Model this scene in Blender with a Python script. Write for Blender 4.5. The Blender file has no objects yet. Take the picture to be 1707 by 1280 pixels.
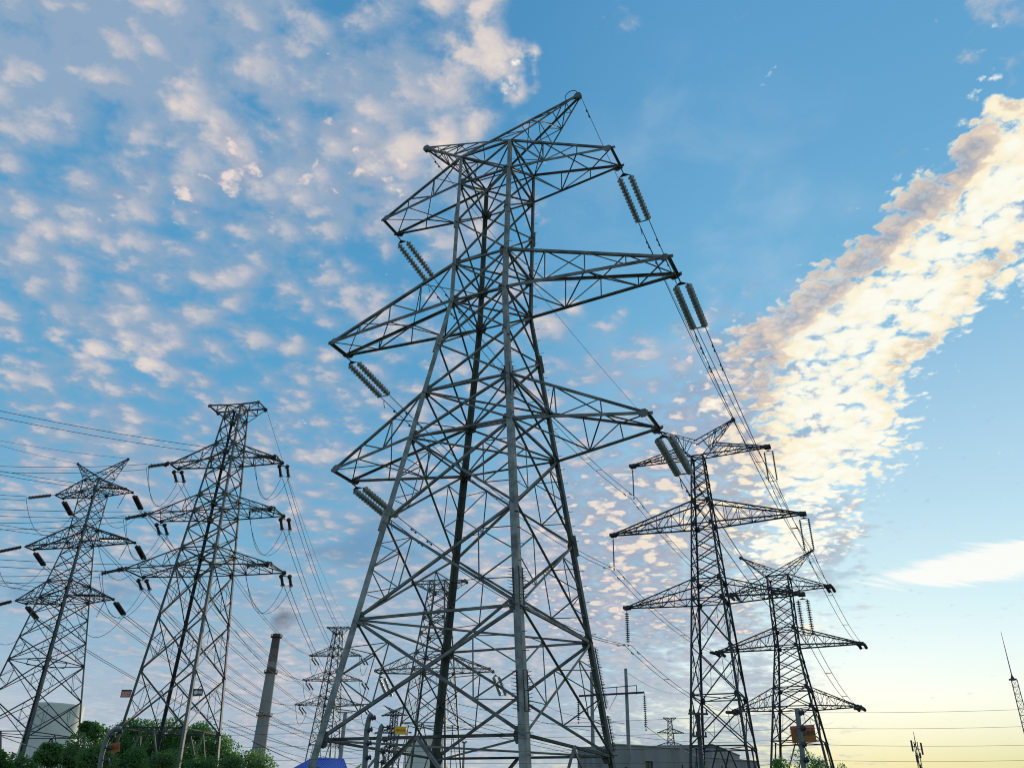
import bpy, math, random
from mathutils import Vector, Matrix, noise
R_ = math.radians
scene = bpy.context.scene
COL = scene.collection

# ------------------------------------------------------------------ camera
CAM_H, PITCH, ROLL, FPX = 1.6, 0.496, -0.028, 1389.1
cam_data = bpy.data.cameras.new("camera")
cam = bpy.data.objects.new("camera", cam_data)
COL.objects.link(cam)
cam_data.sensor_width = 36.0
cam_data.lens = 36.0 * FPX / 1707.0
cam_data.clip_start = 0.05
cam_data.clip_end = 20000
cam.matrix_world = Matrix.Translation((0, 0, CAM_H)) @ Matrix.Rotation(math.pi / 2 + PITCH, 4, 'X') @ Matrix.Rotation(-ROLL, 4, 'Z')
scene.camera = cam
scene.view_settings.view_transform = 'Standard'
scene.view_settings.look = 'None'
scene.view_settings.exposure = 0.0
scene.view_settings.gamma = 1.0
scene.render.film_transparent = False
try:
    scene.cycles.use_denoising = True
    scene.cycles.max_bounces = 6
    scene.cycles.volume_step_rate = 1.0
    scene.cycles.pixel_filter_type = 'BLACKMAN_HARRIS'
    scene.cycles.filter_width = 1.1
except Exception:
    pass


def ray(x, y):
    """direction seen at a point of the photograph"""
    u0, v0 = x - 853.5, -(y - 640.0)
    c, s = math.cos(-ROLL), math.sin(-ROLL)
    u = (c * u0 - s * v0) / FPX
    v = (s * u0 + c * v0) / FPX
    cp, sp = math.cos(PITCH), math.sin(PITCH)
    return Vector((u, cp - sp * v, sp + cp * v))


def at(x, y, Y):
    d = ray(x, y)
    return Vector((0, 0, CAM_H)) + d * (Y / d.y)


def azel(x, y):
    d = ray(x, y).normalized()
    return math.atan2(d.x, d.y), math.asin(d.z)


# ------------------------------------------------------------------ sun + sky
SUN_AZ, SUN_EL = R_(21.0), R_(4.0)
sun_data = bpy.data.lights.new("sun", 'SUN')
sun_data.energy = 4.2
sun_data.angle = R_(0.5)
sun_data.color = (1.0, 0.86, 0.66)
sun = bpy.data.objects.new("sun", sun_data)
COL.objects.link(sun)
sdir = Vector((math.sin(SUN_AZ) * math.cos(SUN_EL), math.cos(SUN_AZ) * math.cos(SUN_EL), math.sin(SUN_EL)))
sun.rotation_euler = sdir.to_track_quat('Z', 'Y').to_euler()

world = bpy.data.worlds.new("World")
scene.world = world
world.use_nodes = True
NT = world.node_tree
NT.nodes.clear()
LK = NT.links.new


def srgb(*c):
    return tuple(((v / 255.0) / 12.92 if v / 255.0 <= 0.04045 else ((v / 255.0 + 0.055) / 1.055) ** 2.4) for v in c) + (1.0,)


def N(kind, **kw):
    n = NT.nodes.new(kind)
    for k, v in kw.items():
        setattr(n, k, v)
    return n


def put(sock, v):
    if isinstance(v, bpy.types.NodeSocket):
        LK(v, sock)
    elif v is not None:
        sock.default_value = v


def M(op, a, b=None, c=None, clamp=False):
    n = N('ShaderNodeMath', operation=op)
    n.use_clamp = clamp
    put(n.inputs[0], a)
    if b is not None:
        put(n.inputs[1], b)
    if c is not None:
        put(n.inputs[2], c)
    return n.outputs[0]


def MR(v, a, b, c=0.0, d=1.0, kind='SMOOTHSTEP'):
    n = N('ShaderNodeMapRange', interpolation_type=kind)
    put(n.inputs['Value'], v)
    n.inputs['From Min'].default_value = a
    n.inputs['From Max'].default_value = b
    n.inputs['To Min'].default_value = c
    n.inputs['To Max'].default_value = d
    return n.outputs['Result']


def MIX(f, a, b, mode='MIX'):
    n = N('ShaderNodeMix', data_type='RGBA', blend_type=mode)
    put(n.inputs[0], f)
    put(n.inputs[6], a)
    put(n.inputs[7], b)
    return n.outputs[2]


def RAMP(v, stops):
    n = N('ShaderNodeValToRGB')
    put(n.inputs[0], v)
    e = n.color_ramp.elements
    while len(e) < len(stops):
        e.new(0.5)
    for i, (p, c) in enumerate(stops):
        e[i].position = p
        e[i].color = c
    return n.outputs[0]


def NOISE(vec, scale, detail, rough, dist=0.0):
    n = N('ShaderNodeTexNoise')
    n.noise_dimensions = '3D'
    put(n.inputs['Vector'], vec)
    n.inputs['Scale'].default_value = scale
    n.inputs['Detail'].default_value = detail
    n.inputs['Roughness'].default_value = rough
    n.inputs['Distortion'].default_value = dist
    return n.outputs['Fac']


tc = N('ShaderNodeTexCoord')
DIR = tc.outputs['Generated']
sep = N('ShaderNodeSeparateXYZ')
LK(DIR, sep.inputs[0])
dx, dy, dz = sep.outputs
AZ = M('ARCTAN2', dx, dy)
EL = M('ARCSINE', dz)
cmb = N('ShaderNodeCombineXYZ')
LK(AZ, cmb.inputs[0])
LK(EL, cmb.inputs[1])
UV = cmb.outputs[0]
# flat cloud deck overhead: direction projected on a layer at constant height
den = M('MAXIMUM', M('ADD', dz, 0.13), 0.03)
cmb2 = N('ShaderNodeCombineXYZ')
LK(M('DIVIDE', dx, den), cmb2.inputs[0])
LK(M('DIVIDE', dy, den), cmb2.inputs[1])
DECK = cmb2.outputs[0]


def blob(px, py, rx, ry, ang=0.0):
    """soft elongated patch of sky; centre and radii read off the photograph, stored as azimuth/elevation"""
    u, v = azel(px, py)
    c, s = math.cos(R_(ang)), math.sin(R_(ang))
    u1, v1 = azel(px + c * rx, py - s * rx)
    u2, v2 = azel(px + s * ry, py + c * ry)
    mp = N('ShaderNodeMapping', vector_type='TEXTURE')
    LK(UV, mp.inputs[0])
    mp.inputs['Location'].default_value = (u, v, 0)
    mp.inputs['Rotation'].default_value = (0, 0, math.atan2(v1 - v, u1 - u))
    mp.inputs['Scale'].default_value = (math.hypot(u1 - u, v1 - v), math.hypot(u2 - u, v2 - v), 1)
    g = N('ShaderNodeTexGradient', gradient_type='SPHERICAL')
    LK(mp.outputs[0], g.inputs[0])
    return g.outputs['Fac']


def field(base, items):
    acc = base
    for it in items:
        acc = M('MULTIPLY_ADD', blob(*it[:5]), it[5], acc)
    return acc


# clear air behind the clouds
t_el = MR(EL, R_(-2), R_(56), 0, 1, 'LINEAR')


def eld(d):
    return (d + 2) / 58.0


left_air = RAMP(t_el, [(eld(0), srgb(222, 204, 190)), (eld(4), srgb(204, 208, 214)), (eld(9), srgb(156, 190, 214)),
                       (eld(16), srgb(122, 178, 212)), (eld(28), srgb(92, 164, 208)), (eld(42), srgb(80, 152, 200)), (eld(55), srgb(74, 142, 192))])
right_air = RAMP(t_el, [(eld(0), srgb(205, 204, 140)), (eld(4.2), srgb(212, 218, 168)), (eld(5.8), srgb(232, 240, 210)), (eld(7.6), srgb(246, 254, 242)), (eld(10), srgb(232, 252, 253)), (eld(13), srgb(212, 244, 252)),
                        (eld(19), srgb(186, 224, 243)), (eld(25), srgb(162, 206, 234)), (eld(33), srgb(120, 184, 223)), (eld(42), srgb(104, 170, 214)), (eld(55), srgb(90, 156, 206))])
air = MIX(MR(AZ, R_(-10), R_(22)), left_air, right_air)
glow = field(0.0, [(1330, 1250, 620, 260, 0, 0.5), (1460, 1080, 420, 260, 0, .3)])
air = MIX(M('MULTIPLY', glow, 0.28, clamp=True), air, srgb(240, 250, 252))
sky = N('ShaderNodeTexSky', sky_type='NISHITA')
sky.sun_disc = False
sky.sun_elevation = SUN_EL
sky.sun_rotation = SUN_AZ
sky_c = N('ShaderNodeMix', data_type='RGBA', blend_type='MULTIPLY')
sky_c.inputs[0].default_value = 1.0
LK(sky.outputs[0], sky_c.inputs[6])
sky_c.inputs[7].default_value = (0.10, 0.10, 0.10, 1)
air = MIX(0.06, air, sky_c.outputs[2])


def shift(x, y):
    o = N('ShaderNodeVectorMath', operation='ADD')
    LK(DECK, o.inputs[0])
    o.inputs[1].default_value = (x, y, 0)
    return o.outputs[0]


def C_(n, k):
    return M('MULTIPLY', M('SUBTRACT', n, .5), k)


nL = NOISE(DECK, 2.0, 3, .5, .2)
nA = NOISE(DECK, 6.5, 6, .52, .35)
nF = NOISE(DECK, 22.0, 6, .58, .1)
nP = NOISE(DECK, 21.0, 5, .50, .2)
nPs = NOISE(shift(-.004, -.022), 21.0, 5, .50, .2)
nB = NOISE(DECK, 8.5, 9, .60, .1)
nC = N('ShaderNodeTexNoise')
nC.noise_dimensions = '3D'
LK(DECK, nC.inputs['Vector'])
nC.inputs['Scale'].default_value = 11.0
nC.inputs['Detail'].default_value = 9
nC.inputs['Roughness'].default_value = .65
wv = N('ShaderNodeVectorMath', operation='MULTIPLY_ADD')
LK(nC.outputs['Color'], wv.inputs[0])
wv.inputs[1].default_value = (.12, .12, 0)
LK(DECK, wv.inputs[2])
WARP = wv.outputs[0]


def VOR(scale, sm=.5, vec=None):
    n = N('ShaderNodeTexVoronoi', feature='SMOOTH_F1', voronoi_dimensions='2D')
    LK(vec or WARP, n.inputs['Vector'])
    n.inputs['Scale'].default_value = scale
    n.inputs['Smoothness'].default_value = sm
    return n.outputs['Distance']


def PF(v, mid, k):
    return M('MULTIPLY', M('SUBTRACT', mid, v), k)


V1 = VOR(16.0, .45)
V2 = VOR(34.0, .4)
V3 = VOR(21.0, .35)
# broad soft sheets on the left and low behind the pylons
covA = field(0.12, [(60, 120, 360, 260, 0, .45), (480, 260, 260, 160, 0, .2), (60, 400, 220, 120, 0, .5), 
    (140, 60, 480, 330, 10, .95), (470, 120, 420, 240, -10, .55), (330, 330, 480, 220, -8, .30), (740, 60, 240, 210, 0, .5),
    (700, 220, 300, 220, 0, .65), (600, 400, 300, 140, 0, .15), (130, 480, 380, 150, 0, .30),
    (200, 560, 330, 120, -12, .35), (560, 560, 420, 200, 0, .10), (560, 20, 120, 120, 0, -.7), (90, 290, 110, 60, 0, -.5), (250, 250, 90, 50, 0, -.5), (370, 110, 80, 60, 0, -.5),
    (930, 60, 90, 240, 18, -1.6), (960, 220, 130, 260, 0, -1.4), (770, 110, 90, 50, 0, -.8), (1300, 150, 560, 420, 0, -2.2), (1620, 750, 330, 420, 0, -2.2), (1580, 1150, 360, 260, 0, -2.4), (1050, 420, 300, 200, 0, -.8),
    (90, 760, 420, 130, 0, .35), (450, 700, 330, 160, 0, .25),
    (420, 1110, 330, 170, 0, .65), (560, 1210, 420, 110, 0, .5), (620, 900, 300, 200, 0, .40), (100, 930, 300, 130, 0, .10), (60, 1130, 260, 160, 0, -.3),
    (950, 1080, 420, 300, 0, .65), (1000, 900, 330, 170, 0, .4), (700, 1080, 330, 200, 0, .45)])
dA = M('ADD', M('ADD', M('ADD', covA, C_(nL, 1.5)), M('ADD', C_(nA, 3.0), C_(nF, 2.2))), M('MULTIPLY', PF(V1, .28, 1.5), MR(EL, R_(6), R_(24), .25, 1)))
aA = MR(dA, -0.60, 0.72)
hiA = field(-.36, [(840, 20, 60, 60, 0, .6), (865, 120, 60, 60, 0, .8), (770, 30, 160, 90, -20, .9), (820, 120, 110, 90, 0, .8), (740, 200, 150, 80, 20, .8), (620, 250, 150, 80, 0, .5), (740, 250, 90, 60, 0, .6),
                   (330, 190, 160, 80, -30, .6), (390, 240, 90, 60, -50, .6), (470, 130, 60, 60, 0, .5), (225, 15, 60, 30, -20, .5), (60, 200, 90, 60, 0, .3), (180, 590, 130, 34, -18, 1.1), (245, 600, 60, 28, 0, .7),
                   (120, 370, 120, 60, 0, .25), (430, 1140, 260, 120, 0, .5), (950, 1000, 400, 240, 0, .45), (150, 450, 90, 50, 0, .35)])
lumA = M('ADD', M('ADD', M('ADD', hiA, C_(nA, 1.8)), C_(nF, 2.4)), M('MULTIPLY', PF(V1, .28, 1.9), MR(EL, R_(6), R_(24), .3, 1)))
baseA = MIX(MR(EL, R_(22), R_(9)), srgb(146, 170, 196), srgb(150, 178, 200))
colA = MIX(MR(lumA, -.6, .2), baseA, srgb(190, 192, 202))
colA = MIX(MR(lumA, .05, .75), colA, srgb(226, 214, 208))
colA = MIX(MR(lumA, .7, 1.6), colA, srgb(252, 240, 216))
c1 = MIX(M('MULTIPLY', aA, 0.9), air, colA)
# darker blue-grey bars low on the left
nD = NOISE(shift(3, 1), 3.5, 5, .55, .3)
covD = field(-.85, [(560, 900, 500, 300, 0, .5), (100, 960, 400, 200, 0, .5), (560, 870, 300, 160, 0, .75), (90, 960, 240, 120, 0, .5), (1190, 1040, 180, 60, 0, .9), (700, 1010, 300, 120, 0, .45), (60, 640, 300, 90, 0, .2)])
c1 = MIX(M('MULTIPLY', MR(M('ADD', covD, C_(nD, 3.6)), -.1, .8), .6), c1, srgb(104, 144, 180))
# altocumulus puffs: grey-blue undersides with small bright caps
covP = field(-1.25, [(1220, 760, 420, 420, 0, .55), (1000, 980, 420, 260, 0, .4), (420, 290, 420, 240, 0, .35), (1170, 650, 210, 150, 0, .95), (1110, 790, 230, 170, 0, 1.0), (1240, 760, 120, 200, 0, .8), (1060, 950, 300, 190, 0, 1.0), (940, 850, 230, 130, 0, .6), (1240, 560, 120, 100, 0, .8),
                     (900, 1020, 300, 120, 0, .8), (1220, 1060, 160, 120, 0, .7), (800, 1120, 240, 90, 0, .4), (520, 210, 60, 40, 0, .5), (1190, 610, 60, 30, 0, .35), (1240, 500, 90, 40, 20, .3),
                     (400, 290, 150, 70, -60, 1.1), (620, 290, 300, 100, 0, .85), (250, 320, 200, 90, 0, .75), (640, 200, 160, 90, 0, .6), (480, 140, 160, 90, 0, .5), (210, 370, 60, 40, 0, .4), (590, 380, 120, 60, 0, .35), (520, 915, 60, 20, 0, .9), (1400, 890, 110, 36, 18, 1.0), (410, 1065, 40, 26, 0, .9)])
aS = MR(M('ADD', M('ADD', covP, PF(V3, .36, 1.5)), C_(nPs, 2.8)), -0.75, 0.55)
aP = MR(M('ADD', M('ADD', covP, PF(V3, .28, 2.6)), M('ADD', C_(nA, 2.4), C_(nP, 2.6))), 0.0, 0.75)
sunny = field(0.0, [(1370, 740, 240, 300, 0, .8), (1500, 500, 330, 200, 42, .6), (1280, 900, 260, 150, 0, .55), (1640, 330, 220, 200, 0, .5), (1100, 900, 330, 260, 0, .25),
                    (830, 90, 200, 200, 0, .35), (1350, 1080, 250, 120, 0, .5)])
warm = M('MULTIPLY', sunny, 1.4, clamp=True)
c2 = MIX(M('MULTIPLY', aS, 0.72), c1, MIX(warm, srgb(150, 166, 192), srgb(186, 176, 178)))
c2 = MIX(M('MULTIPLY', aP, 0.92), c2, MIX(warm, srgb(236, 220, 212), srgb(255, 246, 216)))
# bright cumulus bank in front of the low sun
covB = field(-1.0, [
    (1690, 230, 130, 170, 50, 1.0), (1640, 320, 260, 170, 45, 1.25), (1540, 430, 330, 180, 42, 1.45), (1660, 440, 150, 100, 0, .6),
    (1420, 520, 330, 170, 38, 1.35), (1450, 610, 230, 150, 50, .95), (1270, 560, 170, 90, 25, .8), (1540, 560, 190, 60, 25, .55),
    (1370, 680, 160, 260, 75, 1.1), (1430, 740, 150, 100, 0, .75), (1350, 800, 150, 200, 90, 1.0), (1320, 880, 200, 130, 90, 1.0), (1290, 925, 230, 80, 10, .8),
    (1350, 1050, 130, 36, 10, 1.2), (1390, 1125, 100, 26, 14, 1.2), (1670, 170, 60, 110, 60, .7), (1230, 700, 150, 160, 0, .45),
    (1220, 1005, 130, 60, 0, .6), (850, 125, 60, 60, -60, .7)])
nH = NOISE(DECK, 24.0, 8, .62, .3)
covB = M('MINIMUM', covB, 0.72)
dB = M('ADD', M('ADD', covB, PF(V2, .30, 1.5)), M('ADD', C_(nB, 3.0), C_(nH, 1.8)))
aB = MR(dB, -0.30, 0.50)
core = field(.22, [(1670, 320, 110, 90, 40, .9), (1600, 380, 160, 70, 40, .9), (1500, 470, 190, 75, 42, 1.2), (1420, 560, 150, 80, 48, 1.1), (1380, 640, 110, 110, 60, 1.1), (1360, 730, 100, 130, 80, 1.3),
                    (1330, 830, 110, 110, 90, 1.1), (1280, 920, 170, 70, 0, 1.0), (1530, 520, 120, 50, 30, .8), (1420, 720, 90, 70, 0, .9), (1680, 210, 60, 60, 0, .8), (1390, 1125, 80, 30, 0, .6), (1340, 1060, 110, 30, 0, .4),
                    (815, 20, 60, 50, 0, .5), (860, 120, 60, 60, 0, .5)])
lumB = M('ADD', M('MINIMUM', core, 0.85), M('ADD', M('ADD', C_(nB, 2.0), C_(nF, 1.4)), PF(V2, .30, .9)))
edge = MR(dB, .55, .0)
lumB = M('MULTIPLY_ADD', edge, .75, lumB)
shadeB = field(0.0, [(1610, 270, 230, 60, 45, 1.0), (1450, 410, 260, 75, 42, 1.2), (1300, 500, 200, 70, 30, 1.1), (1235, 600, 110, 100, 0, .8), (1245, 740, 60, 160, 90, .6), (1250, 720, 80, 200, 0, .8), (790, 100, 120, 60, -50, .6), (740, 120, 90, 60, 0, .4)])
lumB = M('SUBTRACT', lumB, M('MULTIPLY', M('MINIMUM', shadeB, 0.8), .85))
colB = MIX(MR(lumB, -.75, .10), srgb(158, 168, 184), srgb(226, 208, 190))
colB = MIX(MR(lumB, .0, .42), colB, srgb(255, 244, 214))
colB = MIX(MR(lumB, .40, 1.0), colB, srgb(255, 254, 240))
c2 = MIX(M('MULTIPLY', aB, 0.96), c2, colB)
# thin streaked cirrus low on the right and faint veils higher up
mpw = N('ShaderNodeMapping', vector_type='TEXTURE')
LK(UV, mpw.inputs[0])
mpw.inputs['Rotation'].default_value = (0, 0, R_(-16))
mpw.inputs['Scale'].default_value = (0.20, 0.016, 1)
nW = NOISE(mpw.outputs[0], 1.6, 7, .60, .8)
covW = field(-1.35, [(1740, 914, 400, 66, 11, 2.7), (1540, 960, 300, 40, 7, 2.0), (1440, 1252, 150, 20, -12, 1.9), (1400, 1010, 100, 14, 0, 1.3),
                     (1220, 1290, 60, 20, 0, .1)])
veil = M('MULTIPLY', field(0.0, [(1180, 330, 420, 220, 10, .9), (1180, 560, 300, 160, 0, .9), (1120, 170, 120, 90, 60, .6)]), MR(M('ADD', nA, M('MULTIPLY', nL, .5)), .62, .95))
c2 = MIX(M('MULTIPLY', veil, .35), c2, srgb(206, 218, 230))
aW = MR(M('ADD', covW, C_(nW, 3.6)), -0.10, 0.95)
c3 = MIX(M('MULTIPLY', aW, 0.9), c2, MIX(MR(EL, R_(26), R_(20)), srgb(176, 200, 222), srgb(255, 254, 248)))
bg = N('ShaderNodeBackground')
LK(c3, bg.inputs[0])
bg.inputs[1].default_value = 1.0
wo = N('ShaderNodeOutputWorld')
LK(bg.outputs[0], wo.inputs[0])


# ------------------------------------------------------------------ object helpers
def tag(o, label=None, cat=None, group=None, kind=None):
    if label: o['label'] = label
    if cat: o['category'] = cat
    if group: o['group'] = group
    if kind: o['kind'] = kind
    return o


def empty(name, loc=(0, 0, 0), rz=0.0, parent=None):
    o = bpy.data.objects.new(name, None)
    o.empty_display_size = 0.3
    COL.objects.link(o)
    o.location = loc
    o.rotation_euler = (0, 0, rz)
    if parent: o.parent = parent
    return o


class MB:
    def __init__(s):
        s.v, s.f, s.mi = [], [], []

    def add(s, vs, fs, mi=0):
        b = len(s.v)
        s.v.extend(vs)
        s.f.extend([tuple(b + i for i in f) for f in fs])
        s.mi.extend([mi] * len(fs))

    def box(s, c, size, rot=None, mi=0):
        hx, hy, hz = size[0] / 2, size[1] / 2, size[2] / 2
        c = Vector(c)
        vs = []
        for x in (-hx, hx):
            for y in (-hy, hy):
                for z in (-hz, hz):
                    p = Vector((x, y, z))
                    if rot is not None: p = rot @ p
                    vs.append(c + p)
        s.add(vs, [(0, 1, 3, 2), (4, 6, 7, 5), (0, 4, 5, 1), (2, 3, 7, 6), (0, 2, 6, 4), (1, 5, 7, 3)], mi)

    def beam(s, a, b, w, h=None, up=None, mi=0):
        a, b = Vector(a), Vector(b)
        d = b - a
        if d.length < 1e-4: return
        h = h or w
        d.normalize()
        n = Vector(up) if up is not None else Vector((0, 0, 1))
        if abs(d.dot(n)) > 0.97 * n.length: n = Vector((0, 1, 0)) if abs(d.y) < .9 else Vector((1, 0, 0))
        m = d.cross(n).normalized()
        n = m.cross(d).normalized()
        m, n = m * w / 2, n * h / 2
        s.add([a - m - n, a + m - n, a + m + n, a - m + n, b - m - n, b + m - n, b + m + n, b - m + n],
              [(0, 3, 2, 1), (4, 5, 6, 7), (0, 1, 5, 4), (1, 2, 6, 5), (2, 3, 7, 6), (3, 0, 4, 7)], mi)

    def angle(s, a, b, w, n, flip=1, t=None, mi=0):
        """rolled steel L section; n is the face normal the first flange lies against"""
        a, b = Vector(a), Vector(b)
        d = b - a
        if d.length < 1e-4: return
        d.normalize()
        n = Vector(n)
        if abs(d.dot(n)) > 0.97: n = Vector((0.3, 0.9, 0.1))
        m = d.cross(n).normalized() * flip
        n = (n - d * n.dot(d)).normalized()
        t = t or max(0.012, w * 0.13)
        prof = [(0, 0), (w, 0), (w, -t), (t, -t), (t, -w), (0, -w)]
        off_m = -w / 2
        A = [a + m * (x + off_m) + n * y for x, y in prof]
        B = [b + m * (x + off_m) + n * y for x, y in prof]
        fs = [(i, (i + 1) % 6, 6 + (i + 1) % 6, 6 + i) for i in range(6)]
        fs += [(0, 1, 2, 3), (0, 3, 4, 5), (9, 8, 7, 6), (11, 10, 9, 6)]
        s.add(A + B, fs, mi)

    def tube(s, pts, r, n=5, cap=True, mi=0):
        pts = [Vector(p) for p in pts]
        rr = r if isinstance(r, (list, tuple)) else [r] * len(pts)
        vs, fs = [], []
        prev = None
        for i, p in enumerate(pts):
            d = (pts[min(i + 1, len(pts) - 1)] - pts[max(i - 1, 0)])
            if d.length < 1e-6: d = Vector((0, 0, 1))
            d.normalize()
            if prev is None:
                u = d.cross(Vector((0, 0, 1)))
                if u.length < 0.05: u = d.cross(Vector((1, 0, 0)))
            else:
                u = prev - d * prev.dot(d)
            u.normalize()
            prev = u
            w = d.cross(u)
            for k in range(n):
                a = 2 * math.pi * k / n
                vs.append(p + (u * math.cos(a) + w * math.sin(a)) * rr[i])
        for i in range(len(pts) - 1):
            for k in range(n):
                k2 = (k + 1) % n
                fs.append((i * n + k, i * n + k2, (i + 1) * n + k2, (i + 1) * n + k))
        if cap:
            fs.append(tuple(range(n - 1, -1, -1)))
            fs.append(tuple((len(pts) - 1) * n + k for k in range(n)))
        s.add(vs, fs, mi)

    def plate(s, c, n, r, t=0.015, sides=8, up=None, sx=1.0, mi=0):
        c, n = Vector(c), Vector(n).normalized()
        u = Vector(up) if up is not None else Vector((0, 0, 1))
        u = (u - n * u.dot(n)).normalized()
        w = n.cross(u)
        vs = []
        for q in (-t / 2, t / 2):
            for k in range(sides):
                a = 2 * math.pi * (k + .5) / sides
                vs.append(c + n * q + u * math.cos(a) * r + w * math.sin(a) * r * sx)
        fs = [tuple(range(sides - 1, -1, -1)), tuple(range(sides, 2 * sides))]
        fs += [(k, (k + 1) % sides, sides + (k + 1) % sides, sides + k) for k in range(sides)]
        s.add(vs, fs, mi)

    def lathe(s, prof, c=(0, 0, 0), n=12, axis=None, mi=0):
        c = Vector(c)
        ax = Vector(axis).normalized() if axis is not None else Vector((0, 0, 1))
        u = ax.cross(Vector((0, 1, 0)))
        if u.length < .1: u = ax.cross(Vector((1, 0, 0)))
        u.normalize()
        w = ax.cross(u)
        vs, fs = [], []
        for r, z in prof:
            for k in range(n):
                a = 2 * math.pi * k / n
                vs.append(c + ax * z + (u * math.cos(a) + w * math.sin(a)) * r)
        for i in range(len(prof) - 1):
            for k in range(n):
                k2 = (k + 1) % n
                fs.append((i * n + k, i * n + k2, (i + 1) * n + k2, (i + 1) * n + k))
        s.add(vs, fs, mi)

    def build(s, name, mats, parent=None, smooth=False, origin=None):
        me = bpy.data.meshes.new(name)
        if origin is not None:
            o_ = Vector(origin)
            s.v = [Vector(v) - o_ for v in s.v]
        me.from_pydata([tuple(v) for v in s.v], [], s.f)
        mats = mats if isinstance(mats, (list, tuple)) else [mats]
        for m in mats: me.materials.append(m)
        if any(s.mi): me.polygons.foreach_set('material_index', s.mi)
        if smooth: me.polygons.foreach_set('use_smooth', [True] * len(me.polygons))
        me.update()
        o = bpy.data.objects.new(name, me)
        COL.objects.link(o)
        if origin is not None: o.location = origin
        if parent: o.parent = parent
        return o


# ------------------------------------------------------------------ materials
def mat(name, c1, c2=None, scale=3.0, rough=0.6, metal=0.0, bump=0.0, spec=0.5, detail=6, contrast=(0.35, 0.65), coords='Object'):
    m = bpy.data.materials.new(name)
    m.use_nodes = True
    nt = m.node_tree
    b = nt.nodes['Principled BSDF']
    b.inputs['Roughness'].default_value = rough
    b.inputs['Metallic'].default_value = metal
    b.inputs['Specular IOR Level'].default_value = spec
    if c2 is None:
        b.inputs['Base Color'].default_value = tuple(c1) + (1,)
        return m
    t = nt.nodes.new('ShaderNodeTexCoord')
    n = nt.nodes.new('ShaderNodeTexNoise')
    n.inputs['Scale'].default_value = scale
    n.inputs['Detail'].default_value = detail
    n.inputs['Roughness'].default_value = 0.6
    nt.links.new(t.outputs[coords], n.inputs['Vector'])
    r = nt.nodes.new('ShaderNodeValToRGB')
    r.color_ramp.elements[0].position = contrast[0]
    r.color_ramp.elements[1].position = contrast[1]
    r.color_ramp.elements[0].color = tuple(c1) + (1,)
    r.color_ramp.elements[1].color = tuple(c2) + (1,)
    nt.links.new(n.outputs['Fac'], r.inputs['Fac'])
    nt.links.new(r.outputs[0], b.inputs['Base Color'])
    if bump:
        bp = nt.nodes.new('ShaderNodeBump')
        bp.inputs['Strength'].default_value = bump
        bp.inputs['Distance'].default_value = 0.02
        nt.links.new(n.outputs['Fac'], bp.inputs['Height'])
        nt.links.new(bp.outputs[0], b.inputs['Normal'])
    return m


STEEL = mat('galvanised_steel', (0.14, 0.14, 0.122), (0.36, 0.35, 0.31), scale=2.6, rough=.6, metal=.15, bump=.15, detail=10)
STEEL_BR = mat('bracing_steel', (0.08, 0.082, 0.072), (0.24, 0.235, 0.21), scale=2.2, detail=10, rough=.65, metal=.15)  # nearest pylon's bracing: its dimmer light is put into a darker colour
STEEL_D = mat('dark_steel', (0.05, 0.06, 0.052), (0.12, 0.13, 0.112), scale=1.3, rough=.7, metal=.1)  # dark tone, also stands in for shade on some legs
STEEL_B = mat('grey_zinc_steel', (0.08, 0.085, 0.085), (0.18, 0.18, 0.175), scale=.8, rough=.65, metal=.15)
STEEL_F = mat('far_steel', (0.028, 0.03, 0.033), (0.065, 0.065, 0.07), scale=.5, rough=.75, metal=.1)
WIRE = mat('aluminium_wire', (0.06, 0.062, 0.065), (0.10, 0.102, 0.105), scale=2, rough=.9, metal=0, spec=.1)
FIT = mat('dark_fittings', (0.04, 0.045, 0.045), (0.08, 0.08, 0.08), scale=5, rough=.6, metal=.4)
PORC = mat('pale_porcelain', (0.20, 0.22, 0.19), (0.36, 0.37, 0.33), scale=6, rough=.3)
PORC_D = mat('brown_porcelain', (0.035, 0.028, 0.026), (0.07, 0.05, 0.045), scale=6, rough=.3)
CONC = mat('concrete', (0.24, 0.235, 0.22), (0.38, 0.37, 0.345), scale=.7, rough=.9, bump=.3)
CONC_P = mat('concrete_pole', (0.20, 0.195, 0.19), (0.31, 0.305, 0.29), scale=2.0, rough=.9, bump=.2)


# ------------------------------------------------------------------ setting: ground
def ground_mat():
    m = bpy.data.materials.new('grassy_ground')
    m.use_nodes = True
    nt = m.node_tree
    b = nt.nodes['Principled BSDF']
    b.inputs['Roughness'].default_value = .95
    t = nt.nodes.new('ShaderNodeTexCoord')
    n = nt.nodes.new('ShaderNodeTexNoise')
    n.inputs['Scale'].default_value = .06
    n.inputs['Detail'].default_value = 10
    nt.links.new(t.outputs['Object'], n.inputs['Vector'])
    r = nt.nodes.new('ShaderNodeValToRGB')
    for p, c in ((.38, (0.045, 0.07, 0.025, 1)), (.5, (0.07, 0.085, 0.035, 1)), (.62, (0.14, 0.12, 0.08, 1))):
        e = r.color_ramp.elements.new(p)
        e.color = c
    nt.links.new(n.outputs['Fac'], r.inputs['Fac'])
    nt.links.new(r.outputs[0], b.inputs['Base Color'])
    return m


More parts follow.
